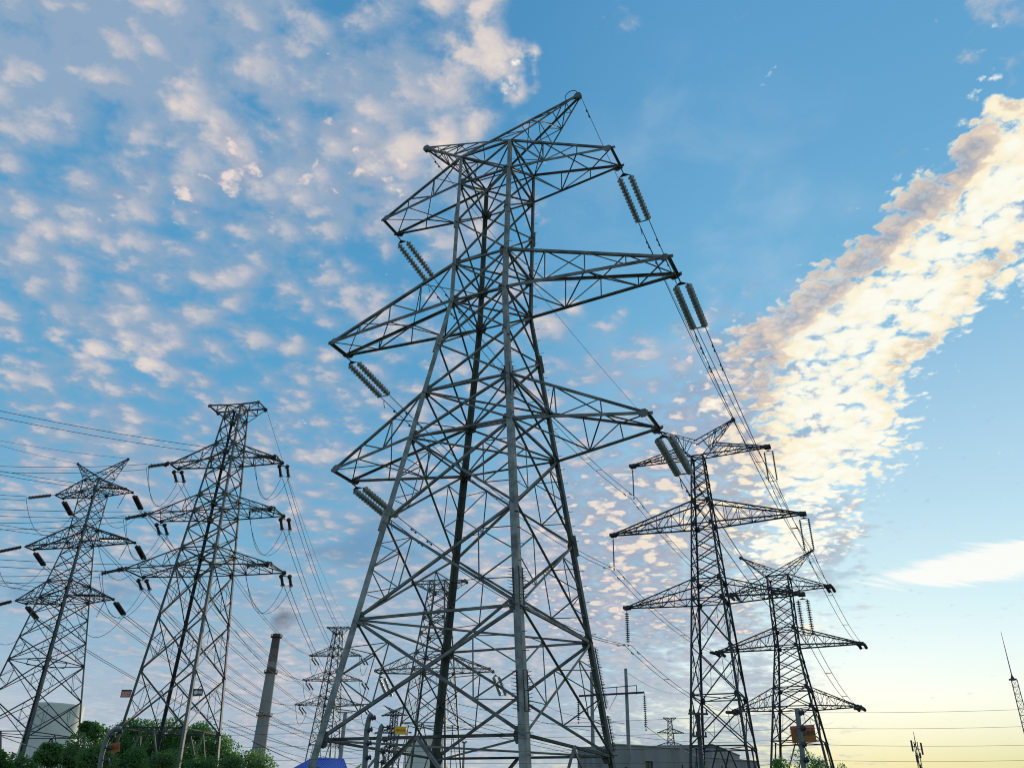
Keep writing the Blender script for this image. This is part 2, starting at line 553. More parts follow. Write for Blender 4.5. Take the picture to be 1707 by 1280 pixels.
g = MB()
NG = 40
def gz(x, y):
    return 0.25 * noise.noise(Vector((x * .02, y * .02, 0)))
gx = [-6000, -2500, -1200] + [-600 + i * 40 for i in range(31)] + [1200, 2500, 6000]
gy = [-3000, -1000, -300] + [-100 + i * 30 for i in range(31)] + [1200, 2500, 6000, 12000]
for j, y in enumerate(gy):
    for x in gx:
        g.v.append(Vector((x, y, gz(x, y) if abs(x) < 700 and abs(y) < 900 else 0)))
for j in range(len(gy) - 1):
    for i in range(len(gx) - 1):
        a = j * len(gx) + i
        g.f.append((a, a + 1, a + 1 + len(gx), a + len(gx)))
        g.mi.append(0)
tag(g.build('ground', ground_mat()), kind='structure')

# ------------------------------------------------------------------ pylons
CS = {'N': (1, -1), 'L': (-1, -1), 'F': (-1, 1), 'R': (1, 1)}
FACES = [('N', 'L', (0, -1, 0)), ('L', 'F', (-1, 0, 0)), ('F', 'R', (0, 1, 0)), ('R', 'N', (1, 0, 0))]


def interp(zs, ws, z):
    for i in range(len(zs) - 1):
        if zs[i] >= z >= zs[i + 1]:
            t = (zs[i] - z) / (zs[i] - zs[i + 1])
            return ws[i] + (ws[i + 1] - ws[i]) * t
    t = (zs[-2] - z) / (zs[-2] - zs[-1])
    return ws[-2] + (ws[-1] - ws[-2]) * t


def lerp(a, b, t):
    return Vector(a) + (Vector(b) - Vector(a)) * t


def truss_face(mb, A0, A1, B0, B1, nb, w, n, verticals=True, start=0):
    """lacing between chord A (A0->A1) and chord B (B0->B1)"""
    for i in range(nb):
        t0, t1 = i / nb, (i + 1) / nb
        a0, a1, b0, b1 = lerp(A0, A1, t0), lerp(A0, A1, t1), lerp(B0, B1, t0), lerp(B0, B1, t1)
        if (i + start) % 2 == 0:
            mb.angle(a0, b1, w, n)
        else:
            mb.angle(b0, a1, w, n)
        if verticals and i > 0: mb.angle(a0, b0, w * .85, n)


def make_pylon(name, P, spec):
    """P: fitted proportions, spec: detailing"""
    root = empty(name, (P['X'], P['Y'], 0), P['yaw'])
    z, w = P['z'], P['w']
    S = spec['s']                     # member scale
    ML, MBR = spec.get('ml', STEEL), spec.get('mb', STEEL)
    lw_t, lw_b, bw, hw = spec['leg_top'], spec['leg_bot'], spec['brace'], spec['horiz']
    zg = 0.0
    wg = interp(z, w, zg)

    def cn(k, zz):
        ww = interp(z, w, zz) if zz < z[0] else w[0]
        return Vector((CS[k][0] * ww, CS[k][1] * ww, zz))
    # legs
    for k, (sx, sy) in CS.items():
        mb = MB()
        pts = [z[0] + spec.get('leg_over', 0.0)] + list(z[1:]) + [zg + .3]
        for i in range(len(pts) - 1):
            t = i / (len(pts) - 2)
            ww = lw_t + (lw_b - lw_t) * t
            a, b = cn(k, pts[i]), cn(k, pts[i + 1])
            # heel of the angle outward on the corner
            d = (b - a).normalized()
            th = max(.015, ww * .12)
            q1, q2 = Vector((-sx, 0, 0)), Vector((0, -sy, 0))
            prof = [Vector((0, 0, 0)), q1 * ww, q1 * ww + q2 * th, q1 * th + q2 * th, q1 * th + q2 * ww, q2 * ww]
            fs = [(j, (j + 1) % 6, 6 + (j + 1) % 6, 6 + j) for j in range(6)] + [(0, 1, 2, 3), (0, 3, 4, 5), (9, 8, 7, 6), (11, 10, 9, 6)]
            o_ = Vector((sx, sy, 0)) * (ww * .18)
            mb.add([a + o_ + q for q in prof] + [b + o_ + q for q in prof], fs)
            if spec.get('splice') and i % 3 == 2:   # bolted splice cover
                mb.beam(a - d * .35 + o_ * 1.15, a + d * .35 + o_ * 1.15, ww * .5, up=(sx, sy, 0))
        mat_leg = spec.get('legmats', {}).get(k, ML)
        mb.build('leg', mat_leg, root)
        fb = MB()
        f = cn(k, 0.0)
        fb.lathe([(0.001, .38), (.30, .38), (.36, .30), (.42, -.3)], (f.x, f.y, 0), 10)
        fb.build('foundation', CONC, root)
    # body bracing, face by face
    harms = set(spec['horiz_levels'])
    for (a, b, n) in FACES:
        mb = MB()
        nn = Vector(n)
        n_l = len(z)
        i = 0
        panels = spec.get('panels') or [(i, i + 1) for i in range(n_l - 1)]
        for (i, j) in panels:
            a0, b0, a1, b1 = cn(a, z[i]), cn(b, z[i]), cn(a, z[j]), cn(b, z[j])
            H = z[i] - z[j]
            sub = spec.get('sub', {}).get(i, 1)
            for q in range(sub):
                za, zb = z[i] - H * q / sub, z[i] - H * (q + 1) / sub
                a0, b0, a1, b1 = cn(a, za), cn(b, za), cn(a, zb), cn(b, zb)
                wd = bw * (1 + .35 * (i / n_l))
                mb.angle(a0, b1, wd, nn, 1)
                mb.angle(b0, a1, wd, nn * -1, 1)
                if i >= spec['redundant_from'] and spec.get('red', True):
                    den_ = (w[i] + w[j])
                    c = lerp(a0, b1, interp(z, w, za) / (interp(z, w, za) + interp(z, w, zb)))
                    rw = bw * .55
                    for (p0, p1) in ((a0, a1), (b0, b1)):
                        m = lerp(p0, p1, .5)
                        u, l = lerp(p0, c, .5), lerp(p1, c, .5)
                        mb.angle(m, u, rw, nn)
                        mb.angle(m, l, rw, nn)
                        mb.angle(u, l, rw * .85, nn)
                        if spec.get('red2'):
                            mb.angle(lerp(p0, p1, .25), lerp(p0, c, .5), rw * .7, nn)
                            mb.angle(lerp(p0, p1, .75), lerp(p1, c, .5), rw * .7, nn)
            if spec.get('gusset'):
                for k_ in (a, b):
                    p = cn(k_, z[j])
                    inward = (cn(b if k_ == a else a, z[j]) - p).normalized()
                    r_ = spec['gusset'] * (1.2 if j in harms else .85)
                    mb.plate(p + inward * r_ * .7 - nn * .02, nn, r_ * (1.0 if j in harms else .8), .016, sides=6, sx=.75, mi=1)
                    if spec.get('bolts') and nn.y < 0.5:
                        u_ = inward
                        for bx in (.1, .35, .6):
                            for bz in (-.45, -.15, .15, .45):
                                mb.box(p + u_ * r_ * (bx + .3) + Vector((0, 0, r_ * bz)) - nn * .008, (.024, .024, .024), mi=1)
        for lv in harms:
            mb.angle(cn(a, z[lv]), cn(b, z[lv]), hw, nn, 1)
        # splayed portion down to the ground
        zb = z[-1]
        a0, b0 = cn(a, zb), cn(b, zb)
        ga, gb = cn(a, .4), cn(b, .4)
        mid = (a0 + b0) / 2
        mb.angle(mid, ga, bw * 1.4, nn)
        mb.angle(mid, gb, bw * 1.4, nn * -1)
        mb.angle(lerp(a0, ga, .5), lerp(mid, ga, .5), bw * .6, nn)
        mb.angle(lerp(b0, gb, .5), lerp(mid, gb, .5), bw * .6, nn)
        mb.angle(a0, b0, hw, nn, 1)
        mb.build('face_bracing', [MBR, STEEL_D if MBR is not STEEL_F else STEEL_F], root)
    # plan bracing
    for lv in sorted(harms | {len(z) - 1}):
        mb = MB()
        c = [cn(k, z[lv] - hw * .6) for k in 'NLFR']
        if lv in spec.get('diamond', ()):
            ms = [(c[i] + c[(i + 1) % 4]) / 2 for i in range(4)]
            for i in range(4):
                mb.angle(ms[i], ms[(i + 1) % 4], bw, (0, 0, 1))
        else:
            mb.angle(c[0], c[2], bw * .9, (0, 0, 1))
            mb.angle(c[1], c[3], bw * .9, (0, 0, -1))
        mb.build('plan_bracing', MBR, root)
    # crossarms
    info = dict(root=root, tips={}, peaks={})
    yr = Matrix.Rotation(P['yaw'], 4, 'Z')
    T = Matrix.Translation((P['X'], P['Y'], 0)) @ yr
    for j, (lu, ll, up_is) in enumerate(spec['arms']):
        L, tw, ad = P['arm'][j], P['tw'][j] if spec.get('tw') is None else spec['tw'], P['ad'][j]
        flat_top = up_is == 'flat'
        tz = z[ll] + ad if not flat_top else z[lu] + ad
        for s in (1, -1):
            ch, la = MB(), MB()
            tip = {}
            cw = spec['arm_w'] * (1.25 if j == 1 else 1.0)
            for y in (-1, 1):
                lo = Vector((s * interp(z, w, z[ll]), y * interp(z, w, z[ll]), z[ll]))
                wu = w[lu] if lu >= 0 else 0
                if lu < 0:     # top chord springs from the peak arm
                    f_ = .33
                    up = Vector((s * (w[0] + (P['pk'] - w[0]) * f_), y * w[0] * (1 - f_), z[0] + (P['pz'] - z[0]) * f_))
                else:
                    up = Vector((s * w[lu], y * w[lu], z[lu]))
                tp = Vector((s * L, y * tw, tz))
                tip[y] = tp
                thick, thin = cw, cw * .72
                d_ = (tp - lo).normalized()
                ch.angle(lo, tp + (d_ * spec.get('over', 0)), thick if not flat_top else thin, (0, y, 0), s)
                ch.angle(up, tp, thin if not flat_top else thick, (0, y, 0), -s)
                truss_face(la, up, tp, lo, tp, spec['bays'][j], spec['lace'], (0, y, 0), start=0)
                if spec.get('gusset'):
                    la.plate(tp - d_ * .15, (0, y, .15), spec['gusset'] * .8, .03)
            lon, lof = Vector((s * w[ll], -w[ll], z[ll])), Vector((s * w[ll], w[ll], z[ll]))
            truss_face(la, lon, tip[-1], lof, tip[1], spec['bays'][j] , spec['lace'], (0, 0, -1), verticals=spec.get('plan_v', True))
            if lu >= 0:
                truss_face(la, Vector((s * w[lu], -w[lu], z[lu])), tip[-1], Vector((s * w[lu], w[lu], z[lu])), tip[1], spec['bays'][j], spec['lace'] * .85, (0, 0, 1), verticals=False, start=1)
            ch.angle(tip[-1] + Vector((0, -.05, 0)), tip[1] + Vector((0, .12, 0)), cw * .8, (0, 0, 1))
            if spec.get('tip_block'):
                for y in (-1, 1): ch.box(tip[y] + Vector((s * .06, 0, -.02)), (.28 * S, .14 * S, .2 * S))
            arm = ch.build('crossarm', MBR, root)
            la.build('lacing', MBR, arm)
            for y in (-1, 1): info['tips'][(j, s, y)] = T @ tip[y]
    if spec.get('peaks'):
        for s in (1, -1):
            ch, la = MB(), MB()
            tp = Vector((s * P['pk'], 0, P['pz']))
            pw = spec['arm_w'] * .62
            same = [Vector((s * w[0], y * w[0], z[0])) for y in (-1, 1)]
            zo = z[0] + spec.get('peak_cross_rise', 0)
            opp = [Vector((-s * w[0] * spec.get('peak_opp', 1), y * w[0], zo)) for y in (-1, 1)]
            e_ = [tp + Vector((0, y * spec.get('peak_tip', .07), 0)) for y in (-1, 1)]
            for q in (0, 1):
                ch.angle(same[q], e_[q], pw, (0, (-1, 1)[q], 0))
                ch.angle(opp[q], e_[q], pw, (0, (-1, 1)[q], 0), -1)
                truss_face(la, lerp(opp[q], e_[q], .18), e_[q], same[q], e_[q], spec['peak_bays'], spec['lace'] * .9, (0, (-1, 1)[q], 0))
            truss_face(la, same[0], e_[0], same[1], e_[1], spec['peak_bays'], spec['lace'] * .8, (0, 0, -1))
            truss_face(la, lerp(opp[0], e_[0], .3), e_[0], lerp(opp[1], e_[1], .3), e_[1], spec['peak_bays'], spec['lace'] * .8, (0, 0, 1), verticals=False)
            ch.plate(tp - (tp - same[0]).normalized() * .12, (0, 1, 0), .16 * S, .16 * S)
            pa = ch.build('peak_arm', MBR, root)
            la.build('lacing', MBR, pa)
            info['peaks'][s] = T @ tp
    info['T'] = T
    info['cn'] = cn
    return info


TWR = {}
TWR['M'] = {'X': -0.829, 'Y': 26.0, 'yaw': -0.463, 'w': [1.132, 1.13, 1.127, 1.124, 1.121, 1.378, 1.638, 1.873, 2.263, 2.672, 3.106],
            'z': [25.859, 24.428, 22.527, 20.493, 18.809, 16.861, 14.892, 13.11, 10.15, 7.05, 3.766], 'arm': [5.086, 6.927, 5.917], 'tw': [0.549, 0.562, 0.593],
            'ad': [-0.045, -0.072, -0.025], 'pk': 3.672, 'pz': 28.311}
TWR['D'] = {'X': 13.371, 'Y': 54.431, 'yaw': -0.436, 'w': [0.421, 0.631, 0.733, 0.969, 1.047, 1.252, 1.455, 1.654],
            'z': [25.565, 22.138, 20.472, 16.629, 15.358, 12.377, 9.426, 6.537], 'arm': [4.831, 6.495, 5.707], 'tw': [.16, .16, .16], 'pk': 2.8, 'pz': 28.102, 'ad': [0.025, 0.073, 0.001]}
TWR['E'] = {'X': 27.172, 'Y': 82.065, 'yaw': -0.46, 'w': [1.034, 1.037, 1.048, 1.052, 1.554, 1.777, 2.163], 'z': [24.886, 23.616, 19.786, 18.147, 14.323, 12.623, 9.683],
            'arm': [4.656, 6.656, 5.619], 'tw': [.3, .3, .3], 'pk': 3.6, 'pz': 27.323, 'ad': [-0.03, -0.069, -0.024]}
TWR['B'] = {'X': -29.501, 'Y': 80.704, 'yaw': -0.203, 'w': [0.822, 0.92, 1.026, 1.132, 1.25, 1.375, 1.512, 1.629, 1.764, 1.902, 2.03, 2.374, 2.715, 3.057],
            'z': [41.435, 39.962, 38.366, 36.769, 34.996, 33.125, 31.053, 29.298, 27.391, 25.421, 23.601, 18.723, 13.876, 9.019],
            'arm': [2.894, 6.018, 6.9, 7.742], 'tw': [0.923, 0.709, 1.149, 1.557], 'pk': 5.0, 'pz': 30.0, 'ad': [0.035, -0.057, -0.024, -0.02]}
TWR['A'] = {'X': -48.244, 'Y': 91.987, 'yaw': -0.279, 'w': [1.077, 1.068, 1.04, 1.028, 1.57, 1.785, 2.005, 2.298, 2.582, 3.006, 3.425],
            'z': [36.763, 35.326, 31.103, 29.263, 24.768, 22.979, 21.159, 18.73, 16.371, 12.848, 9.373], 'arm': [4.907, 6.9, 5.838], 'tw': [0.595, 0.651, 0.734],
            'pk': 3.6, 'pz': 39.435, 'ad': [0.006, -0.017, 0.043]}
TWR['C'] = {'X': -37.154, 'Y': 190.0, 'yaw': -0.177, 'w': [0.765, 0.864, 0.97, 1.077, 1.196, 1.316, 1.449, 1.562, 1.681, 1.803, 1.917, 2.107, 2.296, 2.485],
            'z': [41.449, 40.058, 38.552, 37.044, 35.371, 33.676, 31.8, 30.21, 28.531, 26.797, 25.194, 22.514, 19.85, 17.181], 'arm': [2.456, 5.705, 6.415, 7.277],
            'tw': [0.5, 0.5, 0.8, 0.9], 'ad': [0, 0, 0, 0], 'pk': 5, 'pz': 30}
TWR['H'] = {'X': 77.31, 'Y': 412.163, 'yaw': -0.143, 'w': [0.822, 0.92, 1.026, 1.132, 1.25, 1.375, 1.512, 1.629, 1.764, 1.902, 2.03, 2.374, 2.715, 3.057],
            'z': [51.281, 49.808, 48.212, 46.615, 44.842, 42.971, 40.899, 39.144, 37.237, 35.267, 33.447, 28.569, 23.722, 18.865], 'arm': [2.894, 6.018, 6.9, 7.742],
            'tw': [0.923, 0.709, 1.149, 1.557], 'ad': [0, 0, 0, 0], 'pk': 5.0, 'pz': 39.846}
TWR['G'] = {'X': -9.018, 'Y': 112.0, 'yaw': -0.241, 'w': [1.058, 1.174, 1.3, 1.55, 1.75, 2.0, 2.22, 2.5, 2.874], 'z': [31.476, 30.2, 29.0, 26.422, 24.4, 22.0, 19.93, 17.2, 13.436],
            'arm': [3.79, 7.758], 'tw': [0.5, 0.9], 'ad': [0, 0], 'pk': 5, 'pz': 30}
TWR['I'] = {'X': 0, 'Y': 300.0, 'yaw': -0.35, 'w': [1.0, 1.0, 1.0, 1.0, 1.5, 1.7, 2.2], 'z': [0] * 7, 'arm': [4.6, 6.6, 5.6], 'tw': [.3] * 3, 'pk': 4.4, 'pz': 0, 'ad': [0] * 3}
pI = at(657.5, 1192, 300)
TWR['I']['X'] = pI.x
TWR['I']['z'] = [pI.z + 1.2, pI.z, pI.z - 4, pI.z - 5.4, pI.z - 9.5, pI.z - 11, pI.z - 16]
TWR['I']['pz'] = at(640, 1174, 300).z

SP_M = dict(s=1, leg_top=.135, leg_bot=.225, brace=.062, horiz=.075, mb=STEEL_BR, horiz_levels=[0, 1, 3, 4, 6, 7, 9, 10], redundant_from=7, red2=True, gusset=.20, splice=True, bolts=True,
            arms=[(0, 1, ''), (3, 4, ''), (6, 7, '')], bays=[3, 4, 3], arm_w=.108, lace=.04, peaks=True, peak_bays=5, over=.14, plan_v=False, peak_tip=.08,
            legmats={'F': STEEL_D, 'R': STEEL_D})  # rear legs take the darker steel as painted shade
SP_D = dict(s=1, leg_top=.10, leg_bot=.15, brace=.055, horiz=.07, horiz_levels=[0, 1, 2, 3, 4, 6], redundant_from=4, gusset=.17,
            arms=[(-1, 0, ''), (1, 2, ''), (3, 4, '')], bays=[6, 7, 6], arm_w=.09, lace=.04, peaks=True, peak_bays=5, peak_tip=.05, tip_block=True,
            ml=STEEL_F, mb=STEEL_F, sub={0: 5, 1: 1, 2: 4}, peak_cross_rise=1.1, peak_opp=.3)
SP_E = dict(s=1, leg_top=.13, leg_bot=.2, brace=.07, horiz=.085, horiz_levels=[0, 1, 2, 3, 4, 5], redundant_from=5, gusset=.2,
            arms=[(0, 1, ''), (2, 3, ''), (4, 5, '')], bays=[5, 7, 6], arm_w=.11, lace=.045, peaks=True, peak_bays=6, peak_tip=.05, tip_block=True,
            ml=STEEL_F, mb=STEEL_F, sub={1: 3, 3: 3})
SP_A = dict(s=1, leg_top=.14, leg_bot=.22, brace=.072, horiz=.085, horiz_levels=[0, 1, 2, 3, 4, 5, 8], redundant_from=5, gusset=.22,
            arms=[(0, 1, ''), (2, 3, ''), (4, 5, '')], bays=[5, 6, 5], arm_w=.13, lace=.055, peaks=True, peak_bays=5, peak_tip=.06,
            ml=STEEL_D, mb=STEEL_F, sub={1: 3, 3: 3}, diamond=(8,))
SP_B = dict(s=1, leg_top=.18, leg_bot=.27, brace=.09, horiz=.10, horiz_levels=[0, 1, 3, 4, 6, 7, 9, 10, 13], redundant_from=10, gusset=.30,
            arms=[(0, 1, 'flat'), (3, 4, ''), (6, 7, ''), (9, 10, '')], bays=[2, 4, 4, 4], arm_w=.13, lace=.062, over=.1,
            ml=STEEL_B, mb=STEEL_D, legmats={'F': STEEL_F, 'L': STEEL_D})  # rear and left legs coloured darker, shade painted in
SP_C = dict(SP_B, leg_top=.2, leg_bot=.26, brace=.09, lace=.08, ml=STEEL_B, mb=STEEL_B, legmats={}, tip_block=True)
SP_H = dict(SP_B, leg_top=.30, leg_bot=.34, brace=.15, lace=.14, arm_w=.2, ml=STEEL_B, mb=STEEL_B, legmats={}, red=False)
SP_G = dict(s=1, leg_top=.2, leg_bot=.24, brace=.085, horiz=.11, horiz_levels=[0, 1, 3, 4, 5, 6], redundant_from=6, gusset=.3,
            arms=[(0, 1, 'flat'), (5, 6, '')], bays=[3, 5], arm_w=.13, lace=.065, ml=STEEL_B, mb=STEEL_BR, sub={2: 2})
SP_I = dict(SP_E, leg_top=.25, leg_bot=.3, brace=.15, lace=.13, arm_w=.2, red=False, gusset=.35)
PY = {}
PG = 'lattice transmission pylons'
for key, sp, lab in (('M', SP_M, 'largest and nearest steel lattice pylon, three crossarm tiers filling the middle of the view'),
                     ('D', SP_D, 'slim dark lattice pylon with curved horn peaks, conductors hanging straight below its arm tips'),
                     ('E', SP_E, 'dark lattice pylon behind the slim horned pylon, farthest to the right'),
                     ('B', SP_B, 'tall grey lattice pylon with a flat trapezoid top and a red sign on its leg'),
                     ('A', SP_A, 'lattice pylon with two pointed peaks standing in front of the cooling tower'),
                     ('C', SP_C, 'small distant flat-topped lattice pylon half behind the left leg of the largest pylon'),
                     ('G', SP_G, 'dark lattice pylon with a wide top bar seen through the legs of the largest pylon'),
                     ('H', SP_H, 'tiny far lattice pylon rising over the grey building roof'),
                     ('I', SP_I, 'tiny far horned lattice pylon above the yellow warning sign')):
    PY[key] = make_pylon('lattice_pylon', TWR[key], sp)
    tag(PY[key]['root'], lab, 'pylon', PG)

# details only the nearest pylon shows: step bolts, climbing guards, coil at the peak
rootM, cnM = PY['M']['root'], PY['M']['cn']
for k in ('N', 'R'):
    zz = 1.8
    while zz < 25:
        mb = MB()
        p = cnM(k, zz)
        sx, sy = CS[k]
        mb.tube([p + Vector((sx * .03, sy * .03, 0)), p + Vector((sx * .20, sy * .03 * (1 if int(zz * 10) % 2 else -1), 0))], .009, 4)
        mb.build('step_bolt', FIT, rootM)
        zz += .5
for k, z0, z1 in (('N', 6.9, 8.1), ('N', 4.3, 5.3), ('R', 5.1, 6.9), ('R', 3.9, 4.9), ('N', 14.0, 15.2)):
    n_ = int((z1 - z0) / .09)
    sx, sy = CS[k]
    for q in (Vector((sx * .17, sy * -.10, 0)), Vector((sx * -.24, sy * .10, 0)), Vector((sx * .10, sy * .15, 0))):
        mb = MB()
        mb.beam(cnM(k, z0) + q * .6, cnM(k, z1) + q * .6, .025)
        for i in range(n_):
            p = cnM(k, z0 + (z1 - z0) * (i + .5) / n_)
            mb.tube([p + q * .5, p + q * 1.2 + Vector((0, 0, .035))], [.014, .004], 4)
        mb.build('climbing_guard', FIT, rootM)
mb = MB()
tp = Vector((TWR['M']['pk'] - .35, -.1, TWR['M']['pz'] + .02))
mb.tube([tp + Vector((math.cos(a) * .27, 0, math.sin(a) * .27)) for a in [i * math.pi / 8 for i in range(17)]], .016, 6, cap=False)
mb.build('wire_coil', FIT, rootM)


# ------------------------------------------------------------------ insulators, conductors
def disc_profile(n, pitch, r):
    pr = []
    for i in range(n):
        b = i * pitch
        pr += [(.020, b), (.042, b + pitch * .08), (.046, b + pitch * .34), (r * .6, b + pitch * .44), (r, b + pitch * .60), (r * .97, b + pitch * .68), (r * .4, b + pitch * .60), (.022, b + pitch * .72)]
    return pr


def insulator(p0, d, label, n=16, pitch=.146, r=.127, pair=.42, m=PORC, lead=.42, tail=.25, segs=12, group='insulator strings', side=None, corona=False, name='insulator_string'):
    """one or two strings of discs starting at p0 and running along d; returns the far end(s)"""
    p0, d = Vector(p0), Vector(d).normalized()
    root = empty(name, p0)
    tag(root, label, 'insulator', group)
    sd = Vector(side) if side is not None else d.cross(Vector((0, 0, 1)))
    if sd.length < .1: sd = Vector((1, 0, 0))
    sd = (sd - d * sd.dot(d)).normalized()
    L = n * pitch
    hd = MB()
    hd.tube([(0, 0, 0), d * (lead * .6)], .022, 6)
    if pair:
        a = d * (lead * .6)
        hd.add([a + sd * .04, a - sd * .04, a - sd * pair / 2 + d * lead * .3, a + sd * pair / 2 + d * lead * .3] + [q + d.cross(sd) * .02 for q in (a + sd * .04, a - sd * .04, a - sd * pair / 2 + d * lead * .3, a + sd * pair / 2 + d * lead * .3)],
               [(0, 1, 2, 3), (7, 6, 5, 4), (0, 4, 5, 1), (1, 5, 6, 2), (2, 6, 7, 3), (3, 7, 4, 0)])
        for q in (-1, 1):
            hd.tube([a + sd * q * pair / 2 + d * lead * .3, sd * q * pair / 2 + d * lead], .018, 6)
        ends = [sd * q * pair / 2 + d * lead for q in (-1, 1)]
    else:
        hd.tube([d * lead * .6, d * lead], .018, 6)
        ends = [d * lead]
    hd.build('yoke', FIT, root)
    outs = []
    for e in ends:
        s_ = MB()
        s_.lathe(disc_profile(n, pitch, r), e, segs, d)
        s_.build('disc_stack', m, root, smooth=False)
        outs.append(e + d * L)
    tl = MB()
    if pair:
        tl.tube([outs[0] + d * .03, outs[1] + d * .03], .022, 6)
        tl.tube([outs[0], outs[0] + d * tail], .016, 6)
        tl.tube([outs[1], outs[1] + d * tail], .016, 6)
    else:
        tl.tube([outs[0], outs[0] + d * tail], .018, 6)
        tl.box(outs[0] + d * tail, (.07, .22, .07))
    if corona:
        for e in ends:
            hd2 = MB()
            hd2.lathe([(.01, -.24), (.14, -.20), (.23, -.06), (.24, .04), (.16, .16), (.01, .20)], e, 10, d)
            hd2.build('corona_shield', FIT, root, True)
        for o_ in outs:
            c_ = o_ - d * .02
            u_ = sd
            v_ = d.cross(sd)
            tl.tube([c_ + (u_ * math.cos(a) + v_ * math.sin(a)) * .19 for a in [i * math.pi / 6 for i in range(13)]], .03, 5, cap=False)
    tl.build('clamp', FIT, root)
    return [p0 + o_ + d * tail for o_ in outs], p0 + d * (lead + L + tail)


def sagpts(a, b, sag, n=24):
    a, b = Vector(a), Vector(b)
    return [a + (b - a) * (i / n) - Vector((0, 0, 4 * sag * (i / n) * (1 - i / n))) for i in range(n + 1)]


def sagdir(a, b, sag):
    p = sagpts(a, b, sag, 40)
    return (p[1] - p[0]).normalized()


def line(a, b, sag, label, gap=.4, r=.016, spacers=(), dampers=(), n=24, group='overhead conductors', name='overhead_line', gapdir=None, starts=None):
    a, b = Vector(a), Vector(b)
    root = empty(name, a)
    tag(root, label, 'power line', group)
    h = (b - a)
    g_ = Vector(gapdir) if gapdir is not None else Vector((h.y, -h.x, 0)).normalized()
    qs = (-1, 1) if gap else (0,)
    wires = []
    for i, q in enumerate(qs):
        o_ = g_ * (q * gap / 2)
        s0 = (starts[i] if starts else a + o_)
        p = sagpts(s0, b + o_, sag, n)
        wires.append(p)
        w_ = MB()
        w_.tube([x - a for x in p], r, 5)
        w_.build('wire', WIRE, root)
    def pos(w_, t):
        f = t * n
        i = min(int(f), n - 1)
        return w_[i].lerp(w_[i + 1], f - i)
    if gap:
        for t in spacers:
            s_ = MB()
            s_.tube([pos(wires[0], t) - a, pos(wires[1], t) - a], .02, 5)
            s_.build('spacer', FIT, root)
    for t in dampers:
        for w_ in wires:
            s_ = MB()
            p = pos(w_, t) - a
            dd = (pos(w_, min(1, t + .01)) - pos(w_, max(0, t - .01))).normalized()
            c_ = p - Vector((0, 0, .07))
            s_.tube([p, c_], .014, 4)
            s_.tube([c_ - dd * .2, c_ - dd * .11, c_ - dd * .1, c_ + dd * .1, c_ + dd * .11, c_ + dd * .2], [.035, .035, .008, .008, .035, .035], 6)
            s_.build('damper', FIT, root)
    return wires


TIER = ('top', 'middle', 'bottom')
SIDE = {1: 'right', -1: 'left'}
YM = Matrix.Rotation(TWR['M']['yaw'], 3, 'Z') @ Vector((0, 1, 0))
XM = Matrix.Rotation(TWR['M']['yaw'], 3, 'Z') @ Vector((1, 0, 0))
# suspension strings on the slim pylon; the right circuit has double strings
clampD = {}
for j in range(3):
    for s in (1, -1):
        tip = (PY['D']['tips'][(j, s, -1)] + PY['D']['tips'][(j, s, 1)]) / 2 - Vector((0, 0, .08))
        if s == 1:
            m_, r_ = PORC_D, (.075, .085, .15)[j]
            _, e = insulator(tip, (0.03, .02, -1), 'double %s string hanging from the %s right arm of the slim horned pylon' % ('large-disc' if j == 2 else 'long-rod', TIER[j]),
                             n=15, pitch=.14, r=r_, pair=.55, m=m_, lead=.3, tail=.1, segs=8, side=XM)
        else:
            _, e = insulator(tip, (0, 0, -1), 'single string hanging from the %s left arm tip of the slim horned pylon' % TIER[j],
                             n=14, pitch=.14, r=(.06, .06, .15)[j], pair=0, m=PORC_D, lead=.25, tail=.2, segs=8)
        clampD[(j, s)] = e
SAG_MD = 1.1
for j in range(3):
    for s in (1, -1):
        tip = PY['M']['tips'][(j, s, 1)] + Vector((0, 0, -.1))
        b = clampD[(j, s)]
        d = sagdir(tip, b, SAG_MD)
        ends, c_ = insulator(tip, d, 'pair of pale ribbed disc strings slanting from the %s %s arm of the largest pylon' % (TIER[j], SIDE[s]),
                             n=13, pitch=.18, r=.132, pair=.44, lead=.45, tail=.3, segs=14, side=XM)
        b2 = b
        line(c_, b2, SAG_MD * .82, 'twin conductor from the %s %s arm of the largest pylon to the slim horned pylon' % (TIER[j], SIDE[s]),
             gap=.42, r=.017, spacers=(.38, .75), dampers=(.035, .08, .95), gapdir=XM, starts=ends)
        # jumper tail folded back along the strings
        jp = MB()
        q0 = ends[0]
        jp.tube([q0, q0 + Vector((.02, 0, -.22)), q0 + Vector((.06, .05, -.36))], .016, 5)
        tag(jp.build('jumper_tail', WIRE), 'short cut jumper at the lower end of the %s %s strings of the largest pylon' % (TIER[j], SIDE[s]), 'cable', 'jumper cables')
